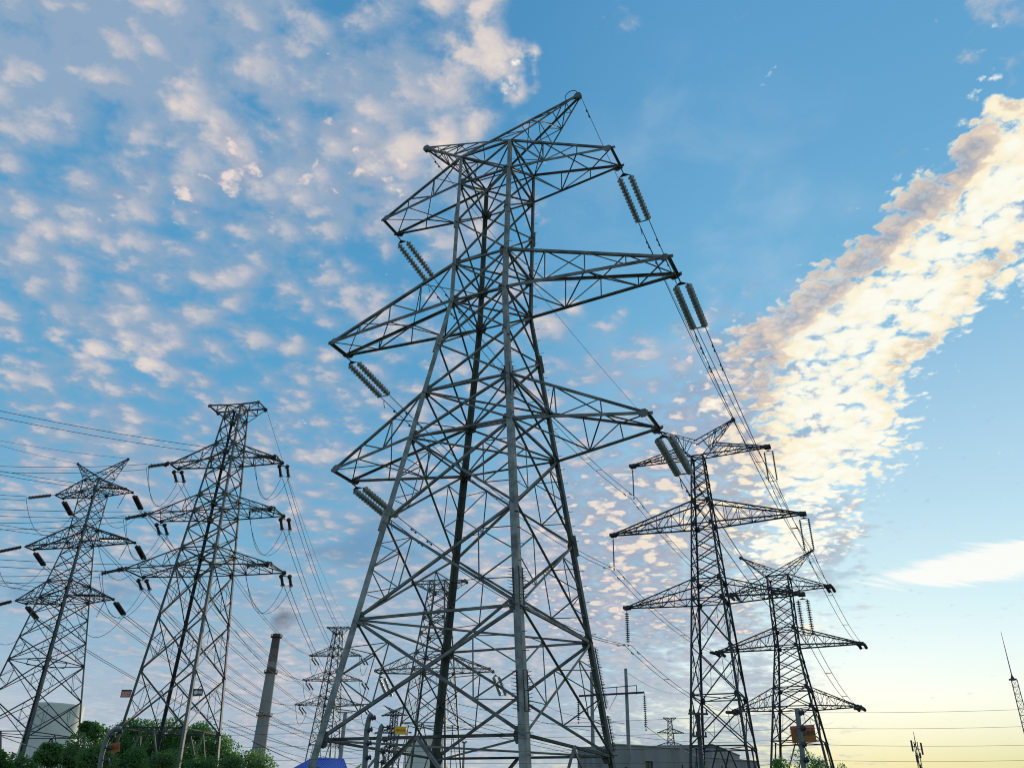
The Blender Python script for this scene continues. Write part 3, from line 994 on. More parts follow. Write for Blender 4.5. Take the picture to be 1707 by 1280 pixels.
# D -> E
for j in range(3):
    for s in (1, -1):
        a = clampD[(j, s)]
        tipE = (PY['E']['tips'][(j, s, -1)] + PY['E']['tips'][(j, s, 1)]) / 2
        back = (a - tipE).normalized()
        dE = -sagdir(a, tipE, 1.0) if False else sagdir(tipE, a, 1.0)
        ends, c_ = insulator(tipE - Vector((0, 0, .15)), dE, 'dark strain string pair on the %s %s arm of the rightmost pylon' % (TIER[j], SIDE[s]),
                             n=14, pitch=.146, r=.15, pair=.5, m=PORC_D, lead=.3, tail=.2, segs=8, side=XM)
        line(a, c_, .75, 'twin conductor between the slim horned pylon and the rightmost pylon, %s %s arm' % (TIER[j], SIDE[s]),
             gap=.42, r=.019, spacers=(.3, .62), dampers=(.05,), gapdir=XM)
        # onward strings
        dF = YM + Vector((0, 0, .02))
        insulator(tipE - Vector((0, 0, .15)), dF, 'onward dark strain strings behind the %s %s arm of the rightmost pylon' % (TIER[j], SIDE[s]),
                  n=9, pitch=.146, r=.15, pair=.5, m=PORC_D, lead=.3, tail=.2, segs=8, side=XM)
# earth wires
for s in (1, -1):
    line(PY['M']['peaks'][s], PY['D']['peaks'][s], .45, 'thin earth wire from the %s peak of the largest pylon to the slim horned pylon' % SIDE[s], gap=0, r=.011, group='earth wires', dampers=(.03,))
    line(PY['D']['peaks'][s], PY['E']['peaks'][s], .35, 'thin earth wire between the %s peaks of the slim horned pylon and the rightmost pylon' % SIDE[s], gap=0, r=.013, group='earth wires')

# flat-topped pylon B: strain strings both ways, jumper loops below the arms
TB = ('top', 'top', 'middle', 'bottom')
B_left = {(1, -1): (-160, 772, 66), (2, -1): (-160, 872, 66), (3, -1): (-160, 958, 66), (1, 1): (-160, 655, 60), (2, 1): (-160, 846, 66), (3, 1): (-160, 926, 66)}
C_t = {j: {s: (PY['C']['tips'][(j, s, -1)] + PY['C']['tips'][(j, s, 1)]) / 2 for s in (1, -1)} for j in (1, 2, 3)}
BN = 'flat-topped pylon'
for j in (1, 2, 3):
    for s in (1, -1):
        near, far = PY['B']['tips'][(j, s, -1)], PY['B']['tips'][(j, s, 1)]
        v = at(*B_left[(j, s)])
        d = sagdir(near, v, .9)
        e1, c1_ = insulator(near, d, 'dark near-side strain strings on the %s %s arm of the %s' % (TB[j], SIDE[s], BN), n=12, pitch=.146, r=.15, pair=.5, m=PORC_D, lead=.4, tail=.3, segs=8, corona=True)
        line(c1_, v, .5, 'twin conductor leaving the %s %s arm of the %s to the left' % (TB[j], SIDE[s], BN), gap=.6, r=.024, gapdir=(0, 0, 1), n=12)
        d2 = (sagdir(far, C_t[j][s], 4.0) + Vector((0, 0, -.25))).normalized()
        e2, c2_ = insulator(far - Vector((0, 0, .15)), d2, 'dark far-side strain strings on the %s %s arm of the %s' % (TB[j], SIDE[s], BN), n=10, pitch=.146, r=.15, pair=.8, m=PORC_D, lead=.35, tail=.3, segs=8, corona=True)
        line(c2_, C_t[j][s], 3.2, 'twin conductor from the %s %s arm of the %s to the distant pylon' % (TB[j], SIDE[s], BN), gap=.5, r=.03, n=26, spacers=(.2, .5))
        for q in (0, 1):
            lp = MB()
            a_, b_ = e1[q], e2[q]
            dip = 3.4
            lp.tube(sagpts(a_, b_, dip, 14), .022, 5)
            tag(lp.build('jumper_cable', WIRE), '%s jumper loop under the %s %s arm of the %s' % (('inner', 'outer')[q], TB[j], SIDE[s], BN), 'cable', 'jumper cables')
line(PY['B']['tips'][(0, 1, 1)], PY['C']['tips'][(0, 1, 1)], 2.2, 'thin earth wire from the flat top of the grey pylon to the small distant pylon', gap=0, r=.02, group='earth wires')

for j in (1, 2, 3):
    for s in (1, -1):
        ft = PY['C']['tips'][(j, s, 1)]
        ins_e, ce = insulator(ft, (.30, .75, -.42), 'tiny strain strings slanting from the %s %s arm of the small distant pylon' % (TB[j], SIDE[s]), n=10, pitch=.22, r=.19, pair=.8, m=PORC_D, lead=.8, tail=.5, segs=6)
        nt_ = PY['C']['tips'][(j, s, -1)]
        lp = MB()
        lp.tube(sagpts(nt_, ce, 3.0, 10), .05, 4)
        tag(lp.build('jumper_cable', WIRE), 'tiny jumper loop under the %s %s arm of the small distant pylon' % (TB[j], SIDE[s]), 'cable', 'jumper cables')

# twin-peaked pylon A
A_left = {(0, -1): (-120, 804, 84), (1, -1): (-160, 906, 84), (2, -1): (-160, 1000, 84), (0, 1): (-160, 752, 84), (1, 1): (-160, 846, 84), (2, 1): (-160, 930, 84)}
AN = 'twin-peaked pylon'
for j in (0, 1, 2):
    for s in (1, -1):
        near, far = PY['A']['tips'][(j, s, -1)], PY['A']['tips'][(j, s, 1)]
        v = at(*A_left[(j, s)])
        d = sagdir(near, v, .8)
        e1, c1_ = insulator(near, d, 'dark cigar-shaped near-side strain string on the %s %s arm of the %s' % (TIER[j], SIDE[s], AN), n=16, pitch=.146, r=.19, pair=.3, m=PORC_D, lead=.5, tail=.3, segs=8)
        line(c1_, v, .4, 'twin conductor leaving the %s %s arm of the %s to the left' % (TIER[j], SIDE[s], AN), gap=.45, r=.026, gapdir=(0, 0, 1), n=10)
        fe = at(640 + 26 * s + 14 * j, 1215 + 12 * j, 300)
        d2 = (sagdir(far, fe, 9) + Vector((0, 0, -.18))).normalized()
        e2, c2_ = insulator(far - Vector((0, 0, .1)), d2, 'dark cigar-shaped far-side strain string on the %s %s arm of the %s' % (TIER[j], SIDE[s], AN), n=16, pitch=.146, r=.19, pair=.3, m=PORC_D, lead=.5, tail=.3, segs=8)
        line(c2_, fe, 7, 'twin conductor from the %s %s arm of the %s running far right' % (TIER[j], SIDE[s], AN), gap=.5, r=.034, n=26)
        lp = MB()
        lp.tube(sagpts(c1_, c2_, 3.3, 14), .026, 5)
        tag(lp.build('jumper_cable', WIRE), 'jumper loop under the %s %s arm of the %s' % (TIER[j], SIDE[s], AN), 'cable', 'jumper cables')
        if s == 1:
            t_ = (near + far) / 2 - XM * .5
            insulator(t_, (-.28, 0, -1), 'thin weighted jumper string under the %s right arm of the %s' % (TIER[j], AN), n=12, pitch=.13, r=.06, pair=0, m=PORC_D, lead=.3, tail=.2, segs=6)
for s, e in ((-1, (-120, 700, 84)), (1, (-160, 700, 80))):
    line(PY['A']['peaks'][s], at(*e), .5, 'thin earth wire leaving the %s peak of the %s' % (SIDE[s], AN), gap=0, r=.018, group='earth wires')
# strings on pylon G
for s in (1, -1):
    far = PY['G']['tips'][(1, s, 1)]
    insulator(far, Vector((.35, .6, -.72)), 'pale slanting strain strings on the %s arm of the pylon seen through the big legs' % SIDE[s], n=17, pitch=.16, r=.22, pair=.8, m=PORC, lead=.8, tail=.3, segs=8)
g_t = PY['G']['tips']
for i, (y0, y1) in enumerate(((1186, 1262), (1196, 1272), (1170, 1225), (1208, 1284))):
    line(at(745 + 3 * i, y0, 112), at(1250 + 40 * i, y1, 230), 3, ('highest', 'second', 'dead-end', 'lowest')[i] + ' thin conductor crossing low behind the big pylon toward the grey building', gap=0, r=.03)
# distant wires over the chimney towards pylon C and beyond
for i, (x0, y0, x1, y1) in enumerate(((372, 1146, 494, 1175), (380, 1200, 760, 1290), (372, 1168, 700, 1262), (392, 1050, 506, 1133), (380, 1215, 640, 1262), (0, 1226, 230, 1236), (420, 1235, 640, 1270))):
    line(at(x0, y0, 90 if i < 5 else 60), at(x1, y1, 190), 2.0, ('first', 'second', 'third', 'fourth', 'fifth', 'sixth', 'seventh')[i] + ' thin far wire counted downward in front of the chimney and bushes', gap=0, r=.028, group='distant wires')

# ------------------------------------------------------------------ concrete poles and small masts
def pole_mesh(p_top, r0=.11, r1=.17):
    m_ = MB()
    m_.lathe([(.001, p_top.z), (r0, p_top.z), (r0 + (r1 - r0) * .5, p_top.z * .5), (r1, 0)], (p_top.x, p_top.y, 0), 12)
    return m_

Yk = 62
kroot = empty('concrete_portal_pole', (at(1043, 1114, Yk).x, Yk, 0))
tag(kroot, 'twin concrete pole with a steel crossbar and hanging insulators beside the grey building', 'utility pole')
def kid(mb_, name, m, root, smooth=False):
    o_ = Vector(root.location)
    mb_.v = [Vector(v) - o_ for v in mb_.v]
    return mb_.build(name, m, root, smooth)
p1, p2 = at(986, 1119, Yk), at(1043, 1114, Yk)
kid(pole_mesh(p1), 'pole', CONC_P, kroot, True)
kid(pole_mesh(p2), 'pole', CONC_P, kroot, True)
bl, br = at(965, 1159.6, Yk - .25), at(1074, 1153.5, Yk - .25)
m_ = MB(); m_.beam(bl, br, .12, .12); kid(m_, 'crossbar', STEEL_F, kroot)
m_ = MB()
ul, ur = at(1000, 1147, Yk - .25), at(1061, 1142, Yk - .25)
m_.tube([ul, ur], .03, 5)
for x, y in ((1061, 1142), (1028, 1145)):
    a_ = at(x, y, Yk - .25); m_.tube([a_, Vector((a_.x, a_.y, bl.z + (br.z - bl.z) * .6))], .03, 5)
kid(m_, 'top_rail', STEEL_F, kroot)
m_ = MB(); m_.tube([at(1029, 1156, Yk - .2), at(1016, 1181, Yk - .2), at(1007, 1157, Yk - .2)], .02, 4); kid(m_, 'jumper_brace', FIT, kroot)
for (x, y, n_, lab) in ((1074, 1155, 15, 'long pale disc string hanging from the free end of the portal pole crossbar'), (964, 1161, 10, 'disc string hanging from the portal pole crossbar beside the big pylon leg')):
    insulator(at(x, y, Yk - .25), (0, 0, -1), lab, n=n_, pitch=.14, r=.13, pair=0, m=PORC_D, lead=.15, tail=.15, segs=8)
line(at(1074, 1208, Yk), at(1200, 1262, 120), .8, 'thin wire falling from the portal pole insulator toward the grey building', gap=0, r=.02, group='distant wires')
line(at(1044, 1120, Yk), at(1150, 1152, 120), .8, 'thin wire from the portal pole head toward the slim horned pylon', gap=0, r=.015, group='distant wires')
line(at(900, 1170, 120), at(1041, 1205, Yk), .5, 'thin wire reaching the portal pole shaft from behind the big pylon', gap=0, r=.02, group='distant wires')

def utility_pole(x, ytop, Y, label, arms=((0, .9),), r=.13, cm=CONC_P):
    t = at(x, ytop, Y)
    root = empty('utility_pole', (t.x, t.y, 0))
    tag(root, label, 'utility pole')
    m_ = MB()
    m_.lathe([(.001, t.z), (r, t.z), (r * 1.4, 0)], (0, 0, 0), 10)
    m_.build('pole', cm, root, True)
    for dz_, hw_ in arms:
        m_ = MB()
        m_.beam((-hw_, -.12, t.z - dz_), (hw_, -.12, t.z - dz_), .09)
        for q in (-hw_ * .85, -hw_ * .45, hw_ * .45, hw_ * .85):
            m_.lathe([(.02, 0), (.05, .05), (.035, .09), (.05, .13), (.02, .18)], (q, -.12, t.z - dz_ + .045), 8)
        m_.build('crossarm', FIT, root)
    return root

utility_pole(1163, 1188, 45, 'dark pole with two small crossarms standing inside the legs of the slim horned pylon', arms=((.05, .5), (2.62, 1.15), (1.1, .35)), r=.11, cm=FIT)
utility_pole(576, 1186, 105, 'pale concrete pole behind the left leg of the largest pylon', arms=((.1, .9),), r=.22, cm=CONC_P)
utility_pole(774, 1236, 110, 'thin pale pole low behind the centre of the largest pylon', arms=((.1, .3),), r=.13, cm=CONC_P)

# red-white whip mast on the right edge
def mast(x0, y0, x1, y1, Y):
    tip, joint = at(x0, y0, Y), at(x1, y1, Y)
    root = empty('radio_mast', (joint.x, joint.y, 0))
    tag(root, 'slender lattice radio mast with a long whip aerial by the right edge', 'mast')
    m_ = MB(); m_.tube([(0, 0, joint.z), (0, 0, tip.z * .6 + joint.z * .4), (0, 0, tip.z)], [.09, .06, .03], 6); m_.build('whip_aerial', FIT, root)
    m_ = MB(); m_.box((0, 0, joint.z - .1), (.9, .9, .25)); m_.lathe([(.05, .0), (.3, .1), (.12, .6), (.02, .7)], (0, 0, joint.z), 8); m_.build('top_platform', FIT, root)
    m_ = MB()
    cs = [(-.5, -.4), (.5, -.4), (0, .5)]
    H = joint.z - .2
    nb = int(H / 1.1)
    k0 = lambda q, zz: Vector((cs[q][0] * (1 + (H - zz) * .02), cs[q][1] * (1 + (H - zz) * .02), zz))
    for q in range(3):
        m_.tube([k0(q, 0), k0(q, H)], .07, 5)
        for i in range(nb):
            z0, z1 = H * i / nb, H * (i + 1) / nb
            q2 = (q + 1) % 3
            m_.tube([k0(q, z0), k0(q2, z1)] if i % 2 else [k0(q2, z0), k0(q, z1)], .035, 4)
            m_.tube([k0(q, z1), k0(q2, z1)], .035, 4)
    m_.build('lattice_shaft', STEEL_B, root)
mast(1668, 1052, 1688, 1131, 150)

def cell_mast(x, ytop, Y):
    t, b_ = at(x, ytop, Y), at(x + 3, 1236, Y)
    root = empty('cell_mast', (t.x, t.y, 0))
    tag(root, 'small cellular mast with panel antennas low on the right horizon', 'mast')
    m_ = MB(); m_.tube([(0, 0, b_.z - .5), (0, 0, t.z)], [.1, .04], 6); m_.build('lightning_rod', FIT, root)
    m_ = MB()
    zt = b_.z
    for q in range(3):
        a = q * 2.094
        m_.tube([(math.cos(a) * .7, math.sin(a) * .7, 0), (math.cos(a) * .35, math.sin(a) * .35, zt)], .08, 5)
        for i in range(12):
            a2 = a + 2.094
            z0, z1 = zt * i / 12, zt * (i + 1) / 12
            m_.tube([(math.cos(a) * .5, math.sin(a) * .5, z0), (math.cos(a2) * .5, math.sin(a2) * .5, z1)], .05, 4)
    m_.build('shaft', STEEL_F, root)
    for q, (xx, zz, hh) in enumerate(((-1.1, -.8, 2.4), (1.2, -1.3, 2.6), (.5, -2.6, 1.2), (-.5, -3.2, 1.6), (0, -5.0, 1.4))):
        m_ = MB()
        m_.box((xx * .85, -.2, zt + zz), (.3, .22, hh * .9))
        m_.beam((xx, 0, zt + zz), (0, 0, zt + zz - .2), .12)
        m_.build('panel_antenna', FIT, root)
cell_mast(1522.5, 1219, 190)

# ------------------------------------------------------------------ industrial background
def banded(name, H):
    m = bpy.data.materials.new(name)
    m.use_nodes = True
    nt = m.node_tree
    b = nt.nodes['Principled BSDF']
    b.inputs['Roughness'].default_value = .9
    t = nt.nodes.new('ShaderNodeTexCoord')
    s = nt.nodes.new('ShaderNodeSeparateXYZ')
    nt.links.new(t.outputs['Object'], s.inputs[0])
    mr = nt.nodes.new('ShaderNodeMapRange')
    mr.inputs['From Max'].default_value = H
    nt.links.new(s.outputs[2], mr.inputs['Value'])
    r = nt.nodes.new('ShaderNodeValToRGB')
    r.color_ramp.interpolation = 'CONSTANT'
    st = [(0, (.31, .295, .28)), (.785, (.15, .095, .088)), (.815, (.30, .265, .25)), (.845, (.17, .12, .11)), (.88, (.20, .15, .14)), (.915, (.12, .085, .08)), (.975, (.07, .055, .055))]
    while len(r.color_ramp.elements) < len(st): r.color_ramp.elements.new(.5)
    for e, (p, c) in zip(r.color_ramp.elements, st): e.position = p; e.color = c + (1,)
    nt.links.new(mr.outputs[0], r.inputs[0])
    n = nt.nodes.new('ShaderNodeTexNoise')
    n.inputs['Scale'].default_value = .35
    n.inputs['Detail'].default_value = 8
    mp = nt.nodes.new('ShaderNodeMapping')
    mp.inputs['Scale'].default_value = (1, 1, .15)
    nt.links.new(t.outputs['Object'], mp.inputs[0])
    nt.links.new(mp.outputs[0], n.inputs['Vector'])
    mx = nt.nodes.new('ShaderNodeMix'); mx.data_type = 'RGBA'; mx.blend_type = 'MULTIPLY'
    mx.inputs[0].default_value = .6
    nt.links.new(r.outputs[0], mx.inputs[6])
    nt.links.new(n.outputs['Color'], mx.inputs[7])
    cr = nt.nodes.new('ShaderNodeValToRGB')
    cr.color_ramp.elements[0].position = .3; cr.color_ramp.elements[0].color = (.6, .6, .6, 1)
    cr.color_ramp.elements[1].position = .7
    nt.links.new(n.outputs['Fac'], cr.inputs[0]); nt.links.new(cr.outputs[0], mx.inputs[7])
    nt.links.new(mx.outputs[2], b.inputs['Base Color'])
    return m

Yc = 420
ct = at(461.5, 1057, Yc)
H = ct.z
rt = 13.0 / 1389.0 * Yc * .5 * .96
rb = rt * 2.1
croot = empty('factory_chimney', (ct.x, ct.y, 0))
tag(croot, 'tall tapering concrete smokestack with faded red bands and service rings', 'chimney')
m_ = MB()
rad = lambda zz: rt + (rb - rt) * (1 - zz / H)
m_.lathe([(rb, 0)] + [(rad(H * i / 12), H * i / 12) for i in range(1, 12)] + [(rt, H), (rt * .78, H), (rt * .78, H - 6)], (0, 0, 0), 28)
m_.build('shaft', banded('chimney_bands', H), croot, True)
for f in (.982, .785, .56):
    m_ = MB()
    zz = H * f
    r_ = rad(zz)
    m_.lathe([(r_ * .98, zz), (r_ + .9, zz), (r_ + .9, zz + .3), (r_ * .98, zz + .3)], (0, 0, 0), 28)
    for k in range(20):
        a = k * math.pi / 10
        m_.tube([((r_ + .85) * math.cos(a), (r_ + .85) * math.sin(a), zz + .3), ((r_ + .85) * math.cos(a), (r_ + .85) * math.sin(a), zz + 1.4)], .06, 4)
    m_.tube([((r_ + .85) * math.cos(k * math.pi / 14), (r_ + .85) * math.sin(k * math.pi / 14), zz + 1.4) for k in range(29)], .08, 4, cap=False)
    m_.build('service_ring', STEEL_F, croot)

# smoke puff (a real volume drifting off the stack)
sm = bpy.data.materials.new('smoke_volume')
sm.use_nodes = True
nt = sm.node_tree
nt.nodes.clear()
out = nt.nodes.new('ShaderNodeOutputMaterial')
pv = nt.nodes.new('ShaderNodeVolumePrincipled')
pv.inputs['Color'].default_value = (.42, .45, .55, 1)
nt.links.new(pv.outputs[0], out.inputs['Volume'])
t = nt.nodes.new('ShaderNodeTexCoord')
n = nt.nodes.new('ShaderNodeTexNoise')
n.inputs['Scale'].default_value = .22
n.inputs['Detail'].default_value = 6
nt.links.new(t.outputs['Object'], n.inputs['Vector'])
ln = nt.nodes.new('ShaderNodeVectorMath'); ln.operation = 'LENGTH'
mp = nt.nodes.new('ShaderNodeMapping'); mp.inputs['Scale'].default_value = (1 / 9.0, 1 / 6.0, 1 / 8.5)
mp.inputs['Rotation'].default_value = (0, .5, 0)
nt.links.new(t.outputs['Object'], mp.inputs[0]); nt.links.new(mp.outputs[0], ln.inputs[0])
sb = nt.nodes.new('ShaderNodeMath'); sb.operation = 'SUBTRACT'
nt.links.new(n.outputs['Fac'], sb.inputs[0])
ml = nt.nodes.new('ShaderNodeMath'); ml.operation = 'MULTIPLY'; ml.inputs[1].default_value = .62
nt.links.new(ln.outputs['Value'], ml.inputs[0]); nt.links.new(ml.outputs[0], sb.inputs[1])
mr = nt.nodes.new('ShaderNodeMapRange'); mr.inputs['From Min'].default_value = -.02; mr.inputs['From Max'].default_value = .35; mr.inputs['To Max'].default_value = .15
nt.links.new(sb.outputs[0], mr.inputs['Value']); nt.links.new(mr.outputs[0], pv.inputs['Density'])
m_ = MB()
pr = [(max(.01, math.sin(i * math.pi / 10)), -math.cos(i * math.pi / 10)) for i in range(11)]
m_.lathe([(r * 10.5, z * 10.0) for r, z in pr], (0, 0, 0), 20)
sc_ = at(471, 1031, Yc)
tag(m_.build('smoke', sm, origin=None), 'small dark smoke puff drifting above the smokestack', 'smoke', kind='stuff').location = sc_

def cooling_tower(xc, ytop, wpx, Y, label):
    t = at(xc, ytop, Y)
    r = wpx / 1389.0 * Y * .5
    Hh = t.z
    root = empty('cooling_tower', (t.x, t.y, 0))
    tag(root, label, 'cooling tower')
    m_ = MB()
    prof = []
    for i in range(21):
        zz = 6 + (Hh - 6) * i / 20
        f = i / 20
        prof.append((r * (1 + .22 * (1 - f) ** 1.6), zz))
    prof += [(prof[-1][0] * 1.004, Hh + .8), (prof[-1][0] * .96, Hh + .8)]
    prof += [(a * .96, b) for a, b in prof[19::-1]]
    m_.lathe(prof, (0, 0, 0), 56)
    m_.build('shell', mat('cooling_concrete', (.56, .57, .50), (.74, .73, .64), scale=.06, rough=.9, detail=10), root, True)
    m_ = MB()
    rb_ = prof[0][0]
    for k in range(32):
        a, b_ = 2 * math.pi * k / 32, 2 * math.pi * (k + .5) / 32
        m_.tube([(rb_ * 1.05 * math.cos(a), rb_ * 1.05 * math.sin(a), 0), (rb_ * math.cos(b_), rb_ * math.sin(b_), 6.2)], .4, 5)
        m_.tube([(rb_ * 1.05 * math.cos(b_ * 2 - a), rb_ * 1.05 * math.sin(b_ * 2 - a), 0), (rb_ * math.cos(b_), rb_ * math.sin(b_), 6.2)], .4, 5)
    m_.build('support_columns', CONC, root)
    return root
cooling_tower(98, 1178, 74, 480, 'pale hyperbolic cooling tower behind the twin-peaked left pylon')
cooling_tower(709, 1233, 60, 520, 'lower pale cooling tower seen between the feet of the largest pylon')

def building(x0, y0, x1, y1, Y0, Y1, depth, name, label, mm, wins=(), parapet=True):
    a, b_ = at(x0, y0, Y0), at(x1, y1, Y1)
    Hh = (a.z + b_.z) / 2
    a.z = b_.z = 0
    d = (b_ - a); L = d.length; d.normalize()
    nrm = Vector((-d.y, d.x, 0))
    ang = math.atan2(d.y, d.x)
    root = empty(name, a, ang)
    tag(root, label, 'building')
    m_ = MB()
    # walls with real openings on the front
    xs = [0]
    for (wx, ww, wz, wh) in wins: xs += [wx, wx + ww]
    xs.append(L)
    cur = 0
    for (wx, ww, wz, wh) in wins:
        m_.box(((cur + wx) / 2, .15, Hh / 2), (wx - cur, .3, Hh))
        m_.box((wx + ww / 2, .15, wz / 2), (ww, .3, wz))
        m_.box((wx + ww / 2, .15, (wz + wh + Hh) / 2), (ww, .3, Hh - wz - wh))
        cur = wx + ww
    m_.box(((cur + L) / 2, .15, Hh / 2), (L - cur, .3, Hh))
    m_.box((.15, depth / 2 + .15, Hh / 2), (.3, depth - .3, Hh))
    m_.box((L - .15, depth / 2 + .15, Hh / 2), (.3, depth - .3, Hh))
    m_.box((L / 2, depth + .15, Hh / 2), (L, .3, Hh))
    m_.build('wall', mm, root)
    m_ = MB()
    m_.box((L / 2, depth / 2, Hh - .9), (L - .62, depth - .4, .25))
    m_.build('roof', CONC, root)
    if parapet:
        m_ = MB(); m_.box((L / 2, .12, Hh + .07), (L + .16, .5, .14)); m_.box((L - .12, depth / 2 + .3, Hh + .07), (.5, depth, .14)); m_.build('coping', CONC, root)
    for (wx, ww, wz, wh) in wins:
        m_ = MB()
        m_.box((wx + ww / 2, .26, wz + .06), (ww, .1, .12)); m_.box((wx + ww / 2, .26, wz + wh - .06), (ww, .1, .12))
        for q in (0.06, ww / 2, ww - .06): m_.box((wx + q, .26, wz + wh / 2), (.1, .1, wh - .24))
        fr = m_.build('window', FIT, root)
        m_ = MB(); m_.box((wx + ww / 2, .28, wz + wh / 2), (ww - .05, .02, wh - .1)); m_.build('pane', mat('dark_glass', (.03, .04, .05), rough=.1), fr)
    return root

brick = bpy.data.materials.new('grey_render_wall')
brick.use_nodes = True
nt = brick.node_tree
b = nt.nodes['Principled BSDF']; b.inputs['Roughness'].default_value = .95
t = nt.nodes.new('ShaderNodeTexCoord')
n = nt.nodes.new('ShaderNodeTexNoise'); n.inputs['Scale'].default_value = .6; n.inputs['Detail'].default_value = 9
mp = nt.nodes.new('ShaderNodeMapping'); mp.inputs['Scale'].default_value = (1, 1, .12)
nt.links.new(t.outputs['Object'], mp.inputs[0]); nt.links.new(mp.outputs[0], n.inputs['Vector'])
r = nt.nodes.new('ShaderNodeValToRGB')
r.color_ramp.elements[0].position = .3; r.color_ramp.elements[0].color = (.19, .18, .175, 1)
r.color_ramp.elements[1].position = .7; r.color_ramp.elements[1].color = (.33, .315, .305, 1)
nt.links.new(n.outputs['Fac'], r.inputs[0]); nt.links.new(r.outputs[0], b.inputs['Base Color'])
building(1022, 1246.5, 1156, 1243, 120, 124, 9, 'grey_building', 'long flat-roofed grey building with one dark window below the tiny far pylon', brick, wins=((1.6, .5, 9.4, .5), (4.7, 1.15, 7.2, 3.6), (7.6, .5, 9.4, .5), (9.6, .5, 9.4, .5)))
building(1186, 1249.5, 1232, 1251, 140, 158, 22, 'low_shed', 'second grey block with a stepped roof behind the slim horned pylon', brick)
building(1156, 1257, 1262, 1272, 128, 134, 12, 'low_shed', 'low grey annexe sloping away behind the feet of the slim horned pylon', brick)

# blue roofed shed
a, b_ = at(481, 1277, 70), at(583, 1270, 71.2)
a2 = a.copy(); a2.z = 0
d = (b_ - a); d.z = 0; L = d.length; ang = math.atan2(d.y, d.x)
sroot = empty('blue_roof_shed', a2, ang)
tag(sroot, 'shed with a bright blue sheet-metal roof behind the left foot of the largest pylon', 'shed')
eave = a.z - .3
ridge = at(545, 1263.5, 74).z
m_ = MB(); m_.box((L / 2, 3, eave / 2), (L - .4, 5.4, eave)); m_.build('wall', CONC, sroot)
m_ = MB()
nrib = 28
HX = lambda x: 1.9 + x * (L - 2.1) / L
m_.add([Vector((0, -.3, eave)), Vector((0, 6.3, eave)), Vector((1.9, 3, ridge)), Vector((0, -.3, eave - .06)), Vector((0, 6.3, eave - .06)), Vector((1.9, 3, ridge - .06))], [(0, 2, 1), (3, 4, 5), (0, 1, 4, 3), (1, 2, 5, 4), (2, 0, 3, 5)])
for side in (0, 1):
    y0, y1 = (-.3, 3) if side == 0 else (6.3, 3)
    for i in range(nrib):
        x0, x1 = L * i / nrib, L * (i + 1) / nrib
        xm = (x0 + x1) / 2
        for (xa, xb, h_) in ((x0, xm, 0), (xm, x1, .05)):
            m_.add([Vector((xa, y0, eave + h_)), Vector((xb, y0, eave + h_)), Vector((HX(xb), y1, ridge + h_)), Vector((HX(xa), y1, ridge + h_)),
                    Vector((xa, y0, eave + h_ - .06)), Vector((xb, y0, eave + h_ - .06)), Vector((HX(xb), y1, ridge + h_ - .06)), Vector((HX(xa), y1, ridge + h_ - .06))],
                   [(0, 1, 2, 3), (7, 6, 5, 4), (0, 4, 5, 1), (1, 5, 6, 2), (2, 6, 7, 3), (3, 7, 4, 0)])
m_.build('roof', mat('blue_sheet', (.03, .10, .50), (.05, .15, .62), scale=.4, rough=.45), sroot)


# ------------------------------------------------------------------ trees and shrubs
def leafmat(name, dark, light):
    m = bpy.data.materials.new(name)
    m.use_nodes = True
    nt = m.node_tree
    b = nt.nodes['Principled BSDF']
    b.inputs['Roughness'].default_value = .6
    b.inputs['Specular IOR Level'].default_value = .25
    g_ = nt.nodes.new('ShaderNodeNewGeometry')
    r = nt.nodes.new('ShaderNodeValToRGB')
    r.color_ramp.elements[0].color = tuple(dark) + (1,)
    r.color_ramp.elements[1].color = tuple(light) + (1,)
    nt.links.new(g_.outputs['Random Per Island'], r.inputs[0])
    nt.links.new(r.outputs[0], b.inputs['Base Color'])
    tr = nt.nodes.new('ShaderNodeBsdfTranslucent')
    tr.inputs[0].default_value = (light[0] * 1.3, light[1] * 1.6, light[2], 1)
    mx = nt.nodes.new('ShaderNodeMixShader'); mx.inputs[0].default_value = .35
    nt.links.new(b.outputs[0], mx.inputs[1]); nt.links.new(tr.outputs[0], mx.inputs[2])
    nt.links.new(mx.outputs[0], nt.nodes['Material Output'].inputs[0])
    return m

LEAF1 = leafmat('leaf_green', (.045, .085, .035), (.15, .24, .08))
LEAF2 = leafmat('leaf_dark', (.03, .075, .028), (.12, .23, .065))
LEAF3 = leafmat('leaf_bright', (.055, .13, .045), (.18, .33, .10))
BARK = mat('bark', (.06, .045, .035), (.12, .095, .075), scale=4, rough=.95, bump=.5)


